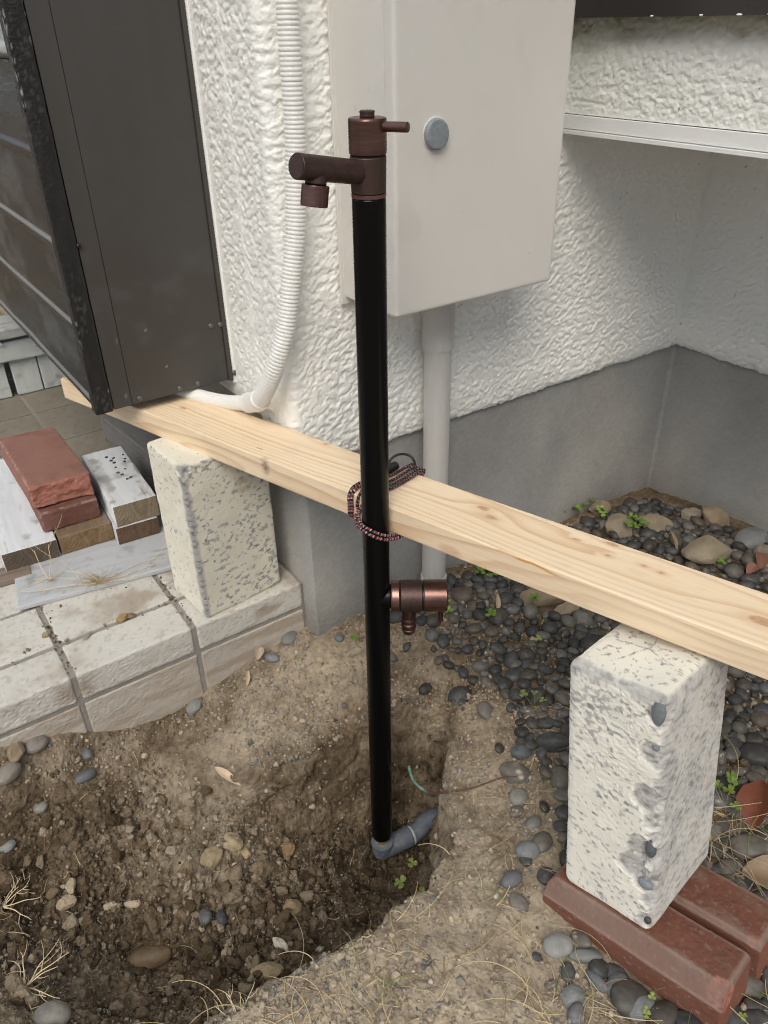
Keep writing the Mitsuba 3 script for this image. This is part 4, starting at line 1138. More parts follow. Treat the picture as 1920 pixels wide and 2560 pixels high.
# two strands left of the pole: from the coil over the front edge, down and under
for k, o in enumerate((0.0, 0.0062)):
    lf = (np.array([-0.0385, -0.2135 - o * 0.9, 0]) - [PA[0], PA[1], 0]) @ PD
    cord([(0.060, -0.190 - o, zt + 0.001), (0.020, -0.196 - o, zt), (-0.008, -0.2025 - o, zt), PA + PD * lf + PS * 0.0035 + [0, 0, PT - 0.0042 + 0.0030], fr(lf, 0.033), fr(lf, 0.016), fr(lf, 0.0015), PA + PD * (lf + 0.003) + PS * 0.004 - [0, 0, 0.0068],
          PA + PD * (lf + 0.01) + PS * 0.05 - [0, 0, 0.0075], PA + PD * (lf + 0.02) + PS * 0.105 - [0, 0, 0.0075], bk(lf + 0.022, 0.002), bk(lf + 0.024, 0.03)], phase=0.004 * k)
# two strands that sag round the front of the pole and go under the beam
cord([(-0.020, -0.262, 0.462), (-0.0295, -0.2345, 0.4465), (-0.038, -0.2365, 0.4390), (-0.0455, -0.2440, 0.4345), (-0.0530, -0.2600, 0.4350), (-0.0556, -0.2745, 0.4385), (-0.0520, -0.2925, 0.4360), (-0.0449, -0.2995, 0.4318), (-0.0351, -0.3030, 0.4262), (-0.0245, -0.3022, 0.4212), (-0.0150, -0.3005, 0.4180), (-0.006, -0.3000, 0.4165), (0.010, -0.296, 0.4165), (0.045, -0.286, 0.417)])
cord([(-0.016, -0.264, 0.464), (-0.0265, -0.2405, 0.4530), (-0.0380, -0.2460, 0.4490), (-0.0500, -0.2600, 0.4500), (-0.0560, -0.2765, 0.4475), (-0.0538, -0.2900, 0.4460), (-0.0445, -0.2997, 0.4395), (-0.0345, -0.3030, 0.4335), (-0.0230, -0.3015, 0.4275), (-0.0120, -0.2975, 0.4222), (-0.003, -0.294, 0.4175), (0.012, -0.290, 0.4165), (0.045, -0.280, 0.417)], phase=0.005)
# the wire hook and its wound end
hk = spline([(0.055, -0.196, zt + 0.001), (0.0640, -0.1835, zt + 0.010), (0.078, -0.186, zt + 0.0150), (0.0905, -0.1905, zt + 0.0125), (0.0945, -0.196, zt + 0.010), (0.0945, -0.205, zt + 0.004), (0.0905, -0.213, zt + 0.0015), (0.0925, -0.2155, zt - 0.006), (0.0935, -0.216, zt - 0.018)], 0.0012)
part(EC, 'hook', tube(hk, 0.0021, 10), 'm_black', True)
s = np.linspace(0, 1, 260)
co = np.stack([0.040 + 0.026 * s, -0.2015 + 0.0065 * s, zt + 0.0035 + 0 * s], 1)
u = unit([0.026, 0.0065, 0]); w_ = np.array([-u[1], u[0], 0])
co = co + 0.0055 * (np.cos(s * 2 * np.pi * 7)[:, None] * w_ + np.sin(s * 2 * np.pi * 7)[:, None] * np.array([0, 0, 1.0]))
part(EC, 'wound_end', tube(co, 0.0019, 8), 'm_black', True)

# ------------------------------------------------------------------ where things lie on the soil
PEBBLE_BED = [[0.12, -0.016], [0.1837, -0.0504], [0.2067, -0.1183], [0.1848, -0.154], [0.2049, -0.1891], [0.2228, -0.2552], [0.195, -0.3685], [0.1429, -0.4413], [0.1462, -0.4962], [0.119, -0.5524], [0.0753, -0.6133], [0.0241, -0.6723], [-0.0171, -0.712], [-0.0354, -0.7741], [-0.0325, -0.8202], [-0.0406, -0.8728], [0.12, -1.0], [1.01, -1.0], [1.01, -0.016]]
PEBBLE_EDGE = [[0.1, -0.016], [0.1036, 0.0316], [0.0902, -0.1098], [0.1301, -0.1652], [0.1425, -0.2545], [0.1185, -0.3638], [0.0536, -0.4598], [0.026, -0.5678], [-0.0577, -0.6565], [-0.1055, -0.7391], [-0.1145, -0.8207], [0.12, -1.0], [1.01, -1.0], [1.01, -0.016]]
STONES = [('river_pebble', 'flat grey disc pebble leaning at the foot of the terrace tiles', 'pebble', -0.2609, 0.0642, (0.0185, 0.0143, 0.0084), (0.2, 0.205, 0.195), 401, {'yaw': 0.4, 'tilt': -0.3, 'sink': 0.2}), ('river_pebble', 'brownish grey oval pebble at the far left below the terrace tiles', 'pebble', -0.5499, 0.0736, (0.0218, 0.0176, 0.0118), (0.205, 0.185, 0.165), 402, {'yaw': 0.3, 'sink': 0.25}), ('river_pebble', 'tan grey egg-shaped pebble cut by the left edge of the photo', 'pebble', -0.6061, 0.0345, (0.0252, 0.0185, 0.0134), (0.22, 0.195, 0.165), 403, {'yaw': 0.6, 'sink': 0.25}), ('river_pebble', 'slate-blue pebble half buried left of the hole', 'pebble', -0.4773, 0.0459, (0.0101, 0.0134, 0.0084), (0.135, 0.14, 0.14), 404, {'yaw': 0.2, 'sink': 0.45}), ('river_pebble', 'dark blue pebble capped with brown soil left of the hole', 'pebble', -0.4958, 0.0113, (0.0218, 0.0109, 0.0101), (0.105, 0.112, 0.116), 405, {'yaw': 0.1, 'sink': 0.42}), ('river_pebble', 'small dusty grey pebble pressed into dark soil near the left edge', 'pebble', -0.5791, -0.0083, (0.0126, 0.0118, 0.0084), (0.2, 0.2, 0.18), 406, {'sink': 0.45}), ('river_pebble', 'dusty pale blue pebble sunk in the soil at the left edge', 'pebble', -0.6474, -0.0383, (0.0143, 0.0109, 0.0084), (0.21, 0.22, 0.22), 407, {'sink': 0.45}), ('river_pebble', 'large grey pebble at the bottom left corner beside a root tuft', 'pebble', -0.6595, -0.3713, (0.0286, 0.0218, 0.0168), (0.23, 0.215, 0.19), 408, {'yaw': -0.3, 'sink': 0.35}), ('river_pebble', 'big buried grey pebble between terrace end and foundation corner', 'pebble', -0.03, 0.0718, (0.0202, 0.0151, 0.0118), (0.16, 0.165, 0.16), 409, {'yaw': 0.3, 'sink': 0.35}), ('river_pebble', 'bluish grey pebble standing upright in the dirt below the foundation corner', 'pebble', -0.0847, 0.0504, (0.0109, 0.016, 0.0084), (0.17, 0.185, 0.195), 410, {'yaw': 0.5, 'sink': 0.3}), ('river_pebble', 'dark pebble against the foundation just left of the pole', 'pebble', 0.049, -0.0032, (0.0101, 0.0118, 0.0084), (0.12, 0.13, 0.138), 411, {'sink': 0.3}), ('river_pebble', 'dark speckled pebble alone on the dirt right of the hole, highest of three', 'pebble', 0.1325, -0.4645, (0.0176, 0.0143, 0.0118), (0.1, 0.108, 0.115), 412, {'yaw': -0.6, 'sink': 0.2}), ('river_pebble', 'rounded grey pebble half sunk between the hole and the chipped block', 'pebble', 0.0718, -0.5241, (0.0168, 0.0151, 0.0109), (0.19, 0.185, 0.17), 413, {'sink': 0.4}), ('river_pebble', 'flat grey pebble sunk in dirt left of the chipped block', 'pebble', 0.0569, -0.5757, (0.016, 0.0109, 0.0084), (0.165, 0.16, 0.145), 414, {'sink': 0.42}), ('river_pebble', 'bluish grey pebble lying free left of the bricks, above the dark oval one', 'pebble', 0.0114, -0.6096, (0.0189, 0.0151, 0.0109), (0.165, 0.175, 0.18), 415, {'yaw': -0.4, 'sink': 0.15}), ('river_pebble', 'mottled dark oval pebble lying free left of the bricks', 'pebble', -0.0447, -0.6325, (0.0176, 0.0118, 0.0109), (0.115, 0.12, 0.122), 416, {'yaw': -0.1, 'sink': 0.12}), ('river_pebble', 'pale grey pebble with a straw across it, below the left brick end', 'pebble', -0.0588, -0.7402, (0.021, 0.0168, 0.0118), (0.23, 0.23, 0.215), 417, {'yaw': -0.4, 'sink': 0.25}), ('river_pebble', 'flat greenish grey pebble along the near brick', 'pebble', -0.0379, -0.7704, (0.0218, 0.0092, 0.0084), (0.15, 0.155, 0.15), 418, {'yaw': -0.7, 'sink': 0.25}), ('river_pebble', 'narrow dark blue pebble pointing at the near brick', 'pebble', -0.0494, -0.8014, (0.0084, 0.0176, 0.0092), (0.13, 0.14, 0.15), 419, {'yaw': 0.1, 'sink': 0.2}), ('river_pebble', 'round grey pebble in front of the near brick in dry grass', 'pebble', -0.0302, -0.8545, (0.0218, 0.0168, 0.0126), (0.15, 0.155, 0.158), 420, {'yaw': -0.2, 'sink': 0.2}), ('river_pebble', 'dark pebble behind dry grass in front of the near brick', 'pebble', -0.0306, -0.8219, (0.0185, 0.0151, 0.0109), (0.12, 0.125, 0.13), 421, {'sink': 0.25}), ('river_pebble', 'square greyish pebble half buried at the bottom edge of the photo', 'pebble', -0.0863, -0.7978, (0.0176, 0.016, 0.0109), (0.18, 0.185, 0.185), 422, {'sink': 0.4}), ('river_pebble', 'shiny black pebble among the clods in the hole', 'pebble', -0.3804, -0.2752, (0.0109, 0.0143, 0.0092), (0.06, 0.062, 0.066), 423, {'sink': 0.2}), ('river_pebble', 'grey angular pebble beside the shiny black one in the hole', 'pebble', -0.4057, -0.2704, (0.0126, 0.016, 0.0101), (0.11, 0.11, 0.108), 424, {'sink': 0.3}), ('rock', 'round brown clod in the hole left of the pipe', 'clod', -0.2636, -0.3187, (0.0165, 0.0165, 0.015), (0.27, 0.2, 0.12), 431, {'kind': 'rock', 'sink': 0.15}), ('rock', 'small white lump of broken stone in the hole', 'stone', -0.317, -0.378, (0.01, 0.018, 0.009), (0.62, 0.57, 0.46), 432, {'kind': 'rock', 'yaw': 0.3, 'sink': 0.15}), ('rock', 'long crumbling tan clod at the front edge of the hole', 'clod', -0.3631, -0.4194, (0.03, 0.016, 0.013), (0.33, 0.26, 0.165), 433, {'kind': 'rock', 'yaw': -0.5, 'sink': 0.3}), ('rock', 'large pale clod leaning on others in the middle of the dug earth', 'clod', -0.356, -0.1978, (0.026, 0.022, 0.018), (0.3, 0.24, 0.155), 434, {'kind': 'rock', 'sink': 0.3}), ('rock', 'upright pale lump of dry earth in the middle of the dug earth', 'clod', -0.3138, -0.1984, (0.017, 0.024, 0.016), (0.36, 0.29, 0.19), 435, {'kind': 'rock', 'yaw': 0.4, 'sink': 0.25}), ('rock', 'tan wedge-shaped stone right of the upright pale lump', 'stone', -0.2972, -0.2191, (0.01, 0.013, 0.01), (0.4, 0.3, 0.18), 436, {'kind': 'rock', 'sink': 0.2}), ('rock', 'brown cube-like clod near the foot of the hole back wall', 'clod', -0.2175, -0.2264, (0.014, 0.014, 0.012), (0.25, 0.175, 0.095), 437, {'kind': 'rock', 'sink': 0.2}), ('rock', 'pale shard on the dark soil left of the hole', 'stone', -0.5944, -0.1613, (0.016, 0.013, 0.009), (0.36, 0.29, 0.205), 438, {'kind': 'rock', 'yaw': -0.3, 'sink': 0.2}), ('rock', 'narrow pale shard farther up on the dark soil', 'stone', -0.5784, -0.1453, (0.01, 0.014, 0.008), (0.36, 0.31, 0.22), 439, {'kind': 'rock', 'yaw': -0.5, 'sink': 0.2}), ('rock', 'pointed pale chip lying between the clods left of the hole', 'stone', -0.5008, -0.1918, (0.016, 0.007, 0.006), (0.42, 0.34, 0.25), 440, {'kind': 'rock', 'yaw': -0.5, 'sink': 0.2}), ('rock', 'smooth brown stone half buried in the hollow at the lower left', 'stone', -0.5085, -0.2665, (0.04, 0.02, 0.018), (0.145, 0.1, 0.062), 441, {'yaw': -0.35, 'sink': 0.4}), ('rock', 'chipped brown stone leaning on the oval pebble at the far left', 'stone', -0.581, 0.0642, (0.015, 0.024, 0.015), (0.26, 0.2, 0.14), 442, {'kind': 'rock', 'yaw': -0.5, 'sink': 0.15}), ('rock', 'large tan rock near the inner wall corner, left of the clover', 'rock', 0.8147, -0.0869, (0.052, 0.036, 0.026), (0.235, 0.195, 0.145), 443, {'kind': 'rock', 'yaw': 0.5, 'sink': 0.2}), ('rock', 'rough pale tan rock among pebbles right of the clover', 'rock', 0.8869, -0.1357, (0.044, 0.036, 0.026), (0.265, 0.225, 0.165), 444, {'kind': 'rock', 'yaw': -0.3, 'sink': 0.2}), ('rock', 'big blocky tan rock right behind the beam', 'rock', 0.8618, -0.2977, (0.055, 0.038, 0.032), (0.255, 0.215, 0.155), 445, {'kind': 'rock', 'yaw': -0.2, 'sink': 0.15}), ('rock', 'orange tan rock against the right-hand foundation', 'rock', 1.0218, -0.2111, (0.034, 0.04, 0.028), (0.25, 0.195, 0.135), 446, {'kind': 'rock', 'yaw': 0.2, 'sink': 0.25}), ('rock', 'small sand-coloured rock near the right-hand foundation', 'rock', 1.0034, -0.1606, (0.03, 0.02, 0.018), (0.29, 0.255, 0.2), 447, {'kind': 'rock', 'yaw': -0.3, 'sink': 0.2}), ('rock', 'tan rock poking out at the right edge above the beam', 'rock', 0.9593, -0.3879, (0.022, 0.03, 0.024), (0.25, 0.215, 0.165), 448, {'kind': 'rock', 'sink': 0.2}), ('rock', 'pinkish brown stone against the wall beside the clover', 'rock', 0.8556, 0.0078, (0.022, 0.03, 0.02), (0.23, 0.18, 0.14), 449, {'kind': 'rock', 'yaw': 0.5, 'sink': 0.2}), ('rock', 'broad flat tan slab lying under the beam', 'rock', 0.4716, -0.1873, (0.082, 0.036, 0.026), (0.225, 0.18, 0.125), 450, {'kind': 'rock', 'yaw': -0.42, 'sink': 0.25}), ('rock', 'thin tan flake stone in front of the slab under the beam', 'rock', 0.4703, -0.2469, (0.052, 0.02, 0.01), (0.27, 0.22, 0.155), 451, {'kind': 'rock', 'yaw': 0.1, 'sink': 0.1}), ('rock', 'rounded grey boulder stone at the right-hand wall', 'rock', 1.0007, -0.3257, (0.046, 0.034, 0.026), (0.2, 0.205, 0.205), 452, {'yaw': -0.1, 'sink': 0.3}), ('rock', 'yellowish brown stone lying on the terrace tile near the cream block', 'stone', -0.3304, 0.183, (0.014, 0.009, 0.008), (0.3, 0.22, 0.11), 461, {'yaw': 0.3, 'sink': 0.2, 'kind': 'rock', 'on': 0.0858}), ('rock', 'small brown clod beside the yellowish stone on the terrace tile', 'clod', -0.3135, 0.1823, (0.01, 0.008, 0.006), (0.2, 0.15, 0.1), 462, {'sink': 0.2, 'kind': 'rock', 'on': 0.0858}), ('rock', 'tan chip in the joint at the left part of the terrace', 'stone', -0.4668, 0.2242, (0.009, 0.006, 0.005), (0.3, 0.24, 0.15), 463, {'yaw': 0.2, 'sink': 0.2, 'kind': 'rock', 'on': 0.0858}), ('rock', 'grey splinter lying by the joint of the front terrace tile', 'stone', -0.4012, 0.1728, (0.011, 0.004, 0.004), (0.26, 0.25, 0.22), 464, {'yaw': 0.6, 'sink': 0.1, 'kind': 'rock', 'on': 0.0858}), ('rock', 'white flake on the terrace at the foot of the cream block', 'stone', -0.2142, 0.2489, (0.013, 0.008, 0.003), (0.5, 0.49, 0.46), 465, {'yaw': -0.3, 'sink': 0.1, 'kind': 'rock', 'on': 0.0858})]
ROCKSPOTS = [(0.8147, -0.0869, 0.039), (0.8869, -0.1357, 0.033), (0.8618, -0.2977, 0.041), (1.0218, -0.2111, 0.03), (1.0034, -0.1606, 0.022), (0.9593, -0.3879, 0.022), (0.8556, 0.0078, 0.022), (0.4716, -0.1873, 0.061), (0.4703, -0.2469, 0.039), (1.0007, -0.3257, 0.035)]
SOIL_TONE = [(-0.0666, 0.0487, 0.55), (-0.2082, 0.0322, 0.42), (-0.2854, 0.022, 0.22), (-0.3319, 0.0317, 0.25), (-0.3738, -0.0251, 0.55), (-0.4082, 0.0173, 0.4), (-0.4495, -0.0243, 0.32), (-0.3308, -0.076, 0.6), (-0.3743, -0.0732, 0.62), (-0.2482, -0.0488, 0.75), (-0.1897, -0.0405, 0.68), (-0.1975, -0.0887, 0.8), (-0.1165, -0.0414, 0.66), (-0.0325, -0.0574, 0.66), (-0.0888, -0.1181, 0.7), (-0.0201, -0.1124, 0.6), (-0.0188, -0.1821, 0.5), (-0.1757, -0.1463, 0.62), (-0.0446, -0.1902, 0.3), (-0.1517, -0.191, 0.33), (-0.0819, -0.2002, 0.27), (-0.2044, -0.1851, 0.3), (-0.1481, -0.2037, 0.27), (-0.2378, -0.1626, 0.42), (-0.2845, -0.1219, 0.52), (-0.3164, -0.1414, 0.45), (-0.2916, -0.1879, 0.62), (-0.2441, -0.1889, 0.5), (-0.3302, -0.212, 0.62), (-0.2926, -0.2166, 0.6), (-0.3887, -0.1903, 0.58), (-0.4469, -0.1844, 0.45), (-0.3575, -0.2444, 0.45), (-0.2403, -0.2338, 0.25), (-0.1878, -0.2314, 0.25), (-0.1305, -0.2243, 0.25), (-0.0849, -0.2663, 0.15), (-0.0152, -0.249, 0.12), (0.0326, -0.2696, 0.1), (0.0445, -0.2245, 0.25), (-0.1437, -0.3014, 0.18), (-0.2335, -0.3072, 0.18), (-0.303, -0.2726, 0.22), (-0.3814, -0.2869, 0.16), (-0.3344, -0.3165, 0.18), (-0.309, -0.3574, 0.2), (-0.4498, -0.3067, 0.15), (-0.5014, -0.2628, 0.12), (-0.5617, -0.2971, 0.2), (-0.5037, -0.3417, 0.25), (-0.5646, -0.3858, 0.28), (-0.4142, -0.366, 0.2), (-0.3738, -0.402, 0.25), (-0.2736, -0.3656, 0.18), (-0.5669, 0.0182, 0.4), (-0.6188, -0.0085, 0.25), (-0.5581, -0.0398, 0.26), (-0.5012, -0.0641, 0.3), (-0.5324, -0.1113, 0.28), (-0.6023, -0.0545, 0.22), (-0.6405, -0.0949, 0.14), (-0.5853, -0.1253, 0.2), (-0.524, -0.1319, 0.24), (-0.4706, -0.1239, 0.36), (-0.6541, -0.1576, 0.2), (-0.6112, -0.1791, 0.34), (-0.667, -0.2124, 0.3), (-0.6043, -0.2464, 0.34), (-0.6605, -0.285, 0.42), (-0.5971, -0.3277, 0.36), (-0.6988, -0.3346, 0.45), (-0.648, -0.3531, 0.45), (-0.6109, 0.0553, 0.55), (-0.5412, 0.082, 0.5), (-0.4738, 0.0814, 0.42), (-0.4098, 0.069, 0.4), (0.129, -0.1116, 0.5), (0.09, -0.1651, 0.55), (0.1053, -0.2254, 0.5), (0.0902, -0.3529, 0.62), (0.1121, -0.2438, 0.46), (0.0169, -0.4198, 0.58), (0.0341, -0.4725, 0.62), (-0.0207, -0.4969, 0.55), (0.0128, -0.5265, 0.55), (-0.0859, -0.546, 0.66), (-0.122, -0.5622, 0.72), (-0.053, -0.5729, 0.66), (-0.0746, -0.6416, 0.72), (-0.1738, -0.6092, 0.72), (-0.2099, -0.582, 0.62), (-0.2656, -0.6132, 0.7), (-0.3176, -0.594, 0.72), (-0.1997, -0.6603, 0.74), (-0.1318, -0.7052, 0.72), (-0.4054, -0.5887, 0.7), (-0.3238, -0.6525, 0.72), (-0.242, -0.714, 0.7), (-0.1582, -0.7726, 0.68), (-0.4719, -0.5598, 0.62), (-0.0063, -0.653, 0.62), (0.2254, -0.2521, 0.28), (0.3325, -0.2487, 0.14), (0.6224, -0.2017, 0.1), (0.4218, -0.4773, 0.08), (0.7645, -0.4104, 0.1), (0.4172, -0.6945, 0.08), (0.158, -0.8422, 0.22), (0.1068, -0.9372, 0.28), (0.6142, -0.0863, 0.25), (0.9945, -0.0085, 0.3), (0.2353, -0.1086, 0.38), (0.0868, -0.0258, 0.55)]
STRAWSPOTS = [(-0.6578, -0.1676, 0.03, 6, 0.06, 0, 0), (-0.1981, -0.6134, 0.1, 22, 0.07, 0, 0.12), (-0.2027, -0.7064, 0.12, 36, 0.075, 1, 0.12), (-0.3289, -0.6413, 0.09, 30, 0.07, 1, 0.12), (-0.4114, -0.6004, 0.05, 14, 0.07, 1, 0.12), (-0.0698, -0.8272, 0.05, 26, 0.1, 1, 0.15), (-0.0867, -0.7871, 0.06, 12, 0.08, 1, 0.1), (0.2419, -0.8294, 0.05, 50, 0.11, 1, 0.1), (0.315, -0.7864, 0.04, 40, 0.1, 1, 0.1), (0.1158, -0.9314, 0.06, 60, 0.11, 1, 0.25), (0.1819, -0.4091, 0.07, 14, 0.08, 0, 0.1), (0.0839, -0.4557, 0.06, 10, 0.07, 0, 0), (0.2213, -0.1541, 0.07, 14, 0.07, 0, 0.05), (0.2803, -0.1861, 0.1, 14, 0.07, 0, 0.05), (0.0973, -0.1551, 0.12, 10, 0.05, 0, 0), (-0.1478, 0.0387, 0.08, 10, 0.04, 0, 0), (-0.3593, -0.0771, 0.15, 14, 0.035, 0, 0), (-0.352, -0.2902, 0.12, 16, 0.06, 0, 0), (-0.1521, -0.3008, 0.06, 12, 0.08, 0, 0), (-0.4808, -0.0965, 0.15, 10, 0.03, 0, 0), (0.7459, -0.0903, 0.1, 10, 0.06, 0, 0), (0.8222, -0.3689, 0.1, 10, 0.07, 0, 0), (0.5408, -0.611, 0.06, 8, 0.06, 0, 0), (-0.2679, -0.5971, 0.08, 14, 0.06, 0, 0.15)]
TUFTS = [('pale uprooted grass tuft lying across the grey board and the terrace tiles', [-0.3335, 0.3131, 0.1], 61, [(2.95, 0.17, 0.05), (2.6, 0.12, 0.3), (-0.1, 0.13, 0.03), (0.1, 0.15, 0.06), (-0.6, 0.08, 0.0), (2.2, 0.09, 0.5), (1.9, 0.06, 0.5)], 0.16, 0.2, 0.001, 60), ('pale uprooted grass tuft with a branching stalk, standing on the brown-ended board', [-0.4132, 0.3778, 0.1], 62, [(2.0, 0.12, 0.6), (1.4, 0.12, 0.7), (0.6, 0.06, 0.2), (2.8, 0.05, 0.1)], 0.1, 0.4, 0.0009, 14), ('pale dead grass tuft on the soil at the bottom left corner', [-0.6802, -0.3097, -0.09], 63, [(0.3, 0.075, 0.15), (-0.5, 0.06, 0.08), (1.2, 0.055, 0.25), (2.4, 0.05, 0.2), (-1.6, 0.06, 0.1), (0.8, 0.07, 0.2), (3.0, 0.045, 0.1), (-2.2, 0.05, 0.0), (0.05, 0.05, 0.3), (1.7, 0.04, 0.4), (-0.9, 0.04, 0.2)], 0.1, 0.15, 0.0011, 16), ('pale dead grass tuft on the soil at the left edge', [-0.6795, -0.1372, -0.12], 64, [(0.9, 0.05, 0.2), (0.2, 0.045, 0.1), (-0.5, 0.06, 0.1), (-1.1, 0.06, 0.0), (1.6, 0.04, 0.2), (0.5, 0.035, 0.3)], 0.08, 0.15, 0.0011, 14), ('dry bristly grass clump at the bottom edge near the middle', [-0.4577, -0.5656, -0.02], 65, [(0.2, 0.05, 0.15), (0.6, 0.055, 0.2), (1.0, 0.045, 0.25), (-0.2, 0.045, 0.1), (1.4, 0.045, 0.25), (2.0, 0.04, 0.2), (0.4, 0.04, 0.3)], 0.07, 0.2, 0.001, 10)]
LEAVES = [('long pale dry bamboo leaf on the bank above the hole', [-0.2863, -0.0928], -1.15, 0.25, 0.3, 0.062, [(0, 0.02), (0.15, 0.09), (0.4, 0.13), (0.7, 0.1), (0.9, 0.04), (1, 0.0)], (0.55, 0.42, 0.3), 0.5), ('folded tan dry leaf below the foundation corner', [-0.1602, 0.0185], 1.0, -0.2, 0.4, 0.038, [(0, 0.02), (0.15, 0.09), (0.4, 0.13), (0.7, 0.1), (0.9, 0.04), (1, 0.0)], (0.5, 0.4, 0.26), 0.6), ('curled pale leaf scrap just below the terrace end', [-0.1136, 0.0585], 0.9, -0.2, 0.2, 0.034, [(0, 0.03), (0.15, 0.2), (0.45, 0.33), (0.75, 0.25), (0.93, 0.08), (1, 0.0)], (0.42, 0.34, 0.26), 0.8), ('large reddish brown dead leaf at the right edge by the chipped block', [0.3122, -0.7884], 0.5, -0.3, -0.5, 0.085, [(0, 0.03), (0.15, 0.2), (0.45, 0.33), (0.75, 0.25), (0.93, 0.08), (1, 0.0)], (0.17, 0.055, 0.032), 0.5), ('brown dry leaf in the grass right of the bricks', [0.2358, -0.8196], -0.9, -0.15, 0.3, 0.075, [(0, 0.03), (0.15, 0.2), (0.45, 0.33), (0.75, 0.25), (0.93, 0.08), (1, 0.0)], (0.23, 0.16, 0.105), 0.5), ('rust-brown leaf among the pebbles above the beam end', [0.901, -0.4083], 0.6, -0.3, 0.3, 0.05, [(0, 0.03), (0.15, 0.2), (0.45, 0.33), (0.75, 0.25), (0.93, 0.08), (1, 0.0)], (0.2, 0.1, 0.07), 0.6), ('reddish leaf on pebbles beside the beam end', [0.8664, -0.4015], 0.1, -0.2, 0.2, 0.04, [(0, 0.03), (0.15, 0.2), (0.45, 0.33), (0.75, 0.25), (0.93, 0.08), (1, 0.0)], (0.24, 0.12, 0.095), 0.7), ('upright brown dry leaf between the pebbles behind the beam', [0.8281, -0.2458], 1.2, -0.7, 0.4, 0.055, [(0, 0.02), (0.15, 0.09), (0.4, 0.13), (0.7, 0.1), (0.9, 0.04), (1, 0.0)], (0.22, 0.16, 0.115), 0.6), ('tan dry leaf beside the pebbles left of the chipped block', [0.1673, -0.4984], -0.6, -0.2, 0.4, 0.035, [(0, 0.02), (0.15, 0.09), (0.4, 0.13), (0.7, 0.1), (0.9, 0.04), (1, 0.0)], (0.34, 0.24, 0.155), 0.6), ('light tan leaf on the pebbles right of the lower tap', [0.3427, -0.1681], 0.9, -0.4, 0.3, 0.045, [(0, 0.02), (0.15, 0.09), (0.4, 0.13), (0.7, 0.1), (0.9, 0.04), (1, 0.0)], (0.36, 0.28, 0.19), 0.5)]
CLOVER = [('bright green clover at the foot of the wall, leftmost behind the beam', 0.7727, 0.0497, 0.03, 3, 0.01, (0.12, 0.21, 0.03), (0.22, 0.2, 0.09)), ('bright green clover at the foot of the wall, second from left behind the beam', 0.7974, 0.0256, 0.03, 3, 0.012, (0.12, 0.21, 0.03), (0.22, 0.2, 0.09)), ('green clover against the pinkish stone by the wall', 0.8285, 0.0127, 0.03, 3, 0.011, (0.12, 0.21, 0.03), (0.22, 0.2, 0.09)), ('pale green clover on the pinkish stone behind the beam', 0.8358, -0.0188, 0.03, 3, 0.012, (0.2, 0.3, 0.07), (0.22, 0.2, 0.09)), ('large bright clover between the two tan rocks behind the beam', 0.8304, -0.1196, 0.04, 5, 0.013, (0.12, 0.21, 0.03), (0.22, 0.2, 0.09)), ('small clover beside the blocky tan rock at the right', 0.8441, -0.3338, 0.02, 2, 0.01, (0.12, 0.21, 0.03), (0.22, 0.2, 0.09)), ('single clover on dark pebbles right of the lower tap', 0.3292, -0.177, 0.02, 2, 0.011, (0.12, 0.21, 0.03), (0.22, 0.2, 0.09)), ('clover on pebbles below the tan slab', 0.4152, -0.2082, 0.03, 4, 0.01, (0.12, 0.21, 0.03), (0.22, 0.2, 0.09)), ('yellowish clover leaf on pebbles in front of the chipped block', 0.3378, -0.285, 0.02, 2, 0.009, (0.23, 0.28, 0.07), (0.22, 0.2, 0.09)), ('clover under the beam left of the tan slab', 0.442, -0.095, 0.03, 4, 0.011, (0.12, 0.21, 0.03), (0.22, 0.2, 0.09)), ('clover by the wall under the beam near the conduit', 0.4157, -0.069, 0.03, 3, 0.01, (0.12, 0.2, 0.04), (0.22, 0.2, 0.09)), ('clover spreading beside the conduit foot', 0.4125, -0.0334, 0.03, 4, 0.011, (0.12, 0.21, 0.03), (0.22, 0.2, 0.09)), ('bright clover at the end of the lower tap', 0.2644, -0.0995, 0.02, 2, 0.011, (0.2, 0.32, 0.05), (0.22, 0.2, 0.09)), ('tiny clover at the foundation just left of the pole', 0.063, -0.0483, 0.015, 2, 0.008, (0.12, 0.21, 0.03), (0.22, 0.2, 0.09)), ('yellow-green clover on reddish stems drooping into the hole', -0.015, -0.3656, 0.045, 3, 0.013, (0.23, 0.28, 0.07), (0.22, 0.09, 0.05)), ('clover leaf beside the chipped block in the pebbles at right', 0.3536, -0.7121, 0.022, 2, 0.011, (0.13, 0.2, 0.04), (0.22, 0.2, 0.09)), ('clover sprig by the right side of the chipped block', 0.3123, -0.738, 0.03, 3, 0.011, (0.14, 0.21, 0.04), (0.22, 0.2, 0.09)), ('yellow-green clover in dry grass at the bottom edge before the bricks', -0.0249, -0.8649, 0.018, 4, 0.006, (0.23, 0.28, 0.07), (0.22, 0.2, 0.09)), ('yellowish clover at the bottom of the near brick end', 0.0548, -0.9273, 0.016, 3, 0.006, (0.23, 0.28, 0.07), (0.22, 0.2, 0.09)), ('weedy clover stem climbing among pebbles left of the chipped block', 0.2036, -0.4215, 0.05, 3, 0.008, (0.16, 0.22, 0.07), (0.22, 0.2, 0.09))]
WIRE = [[0.0496, -0.2504, -0.19], [0.0354, -0.2776, -0.18], [0.0198, -0.3173, -0.155], [0.0038, -0.3821, -0.1], [-0.0021, -0.4386, -0.032], [0.0285, -0.4679, -0.012], [0.0677, -0.4825, -0.004], [0.0907, -0.4997, 0.0]]

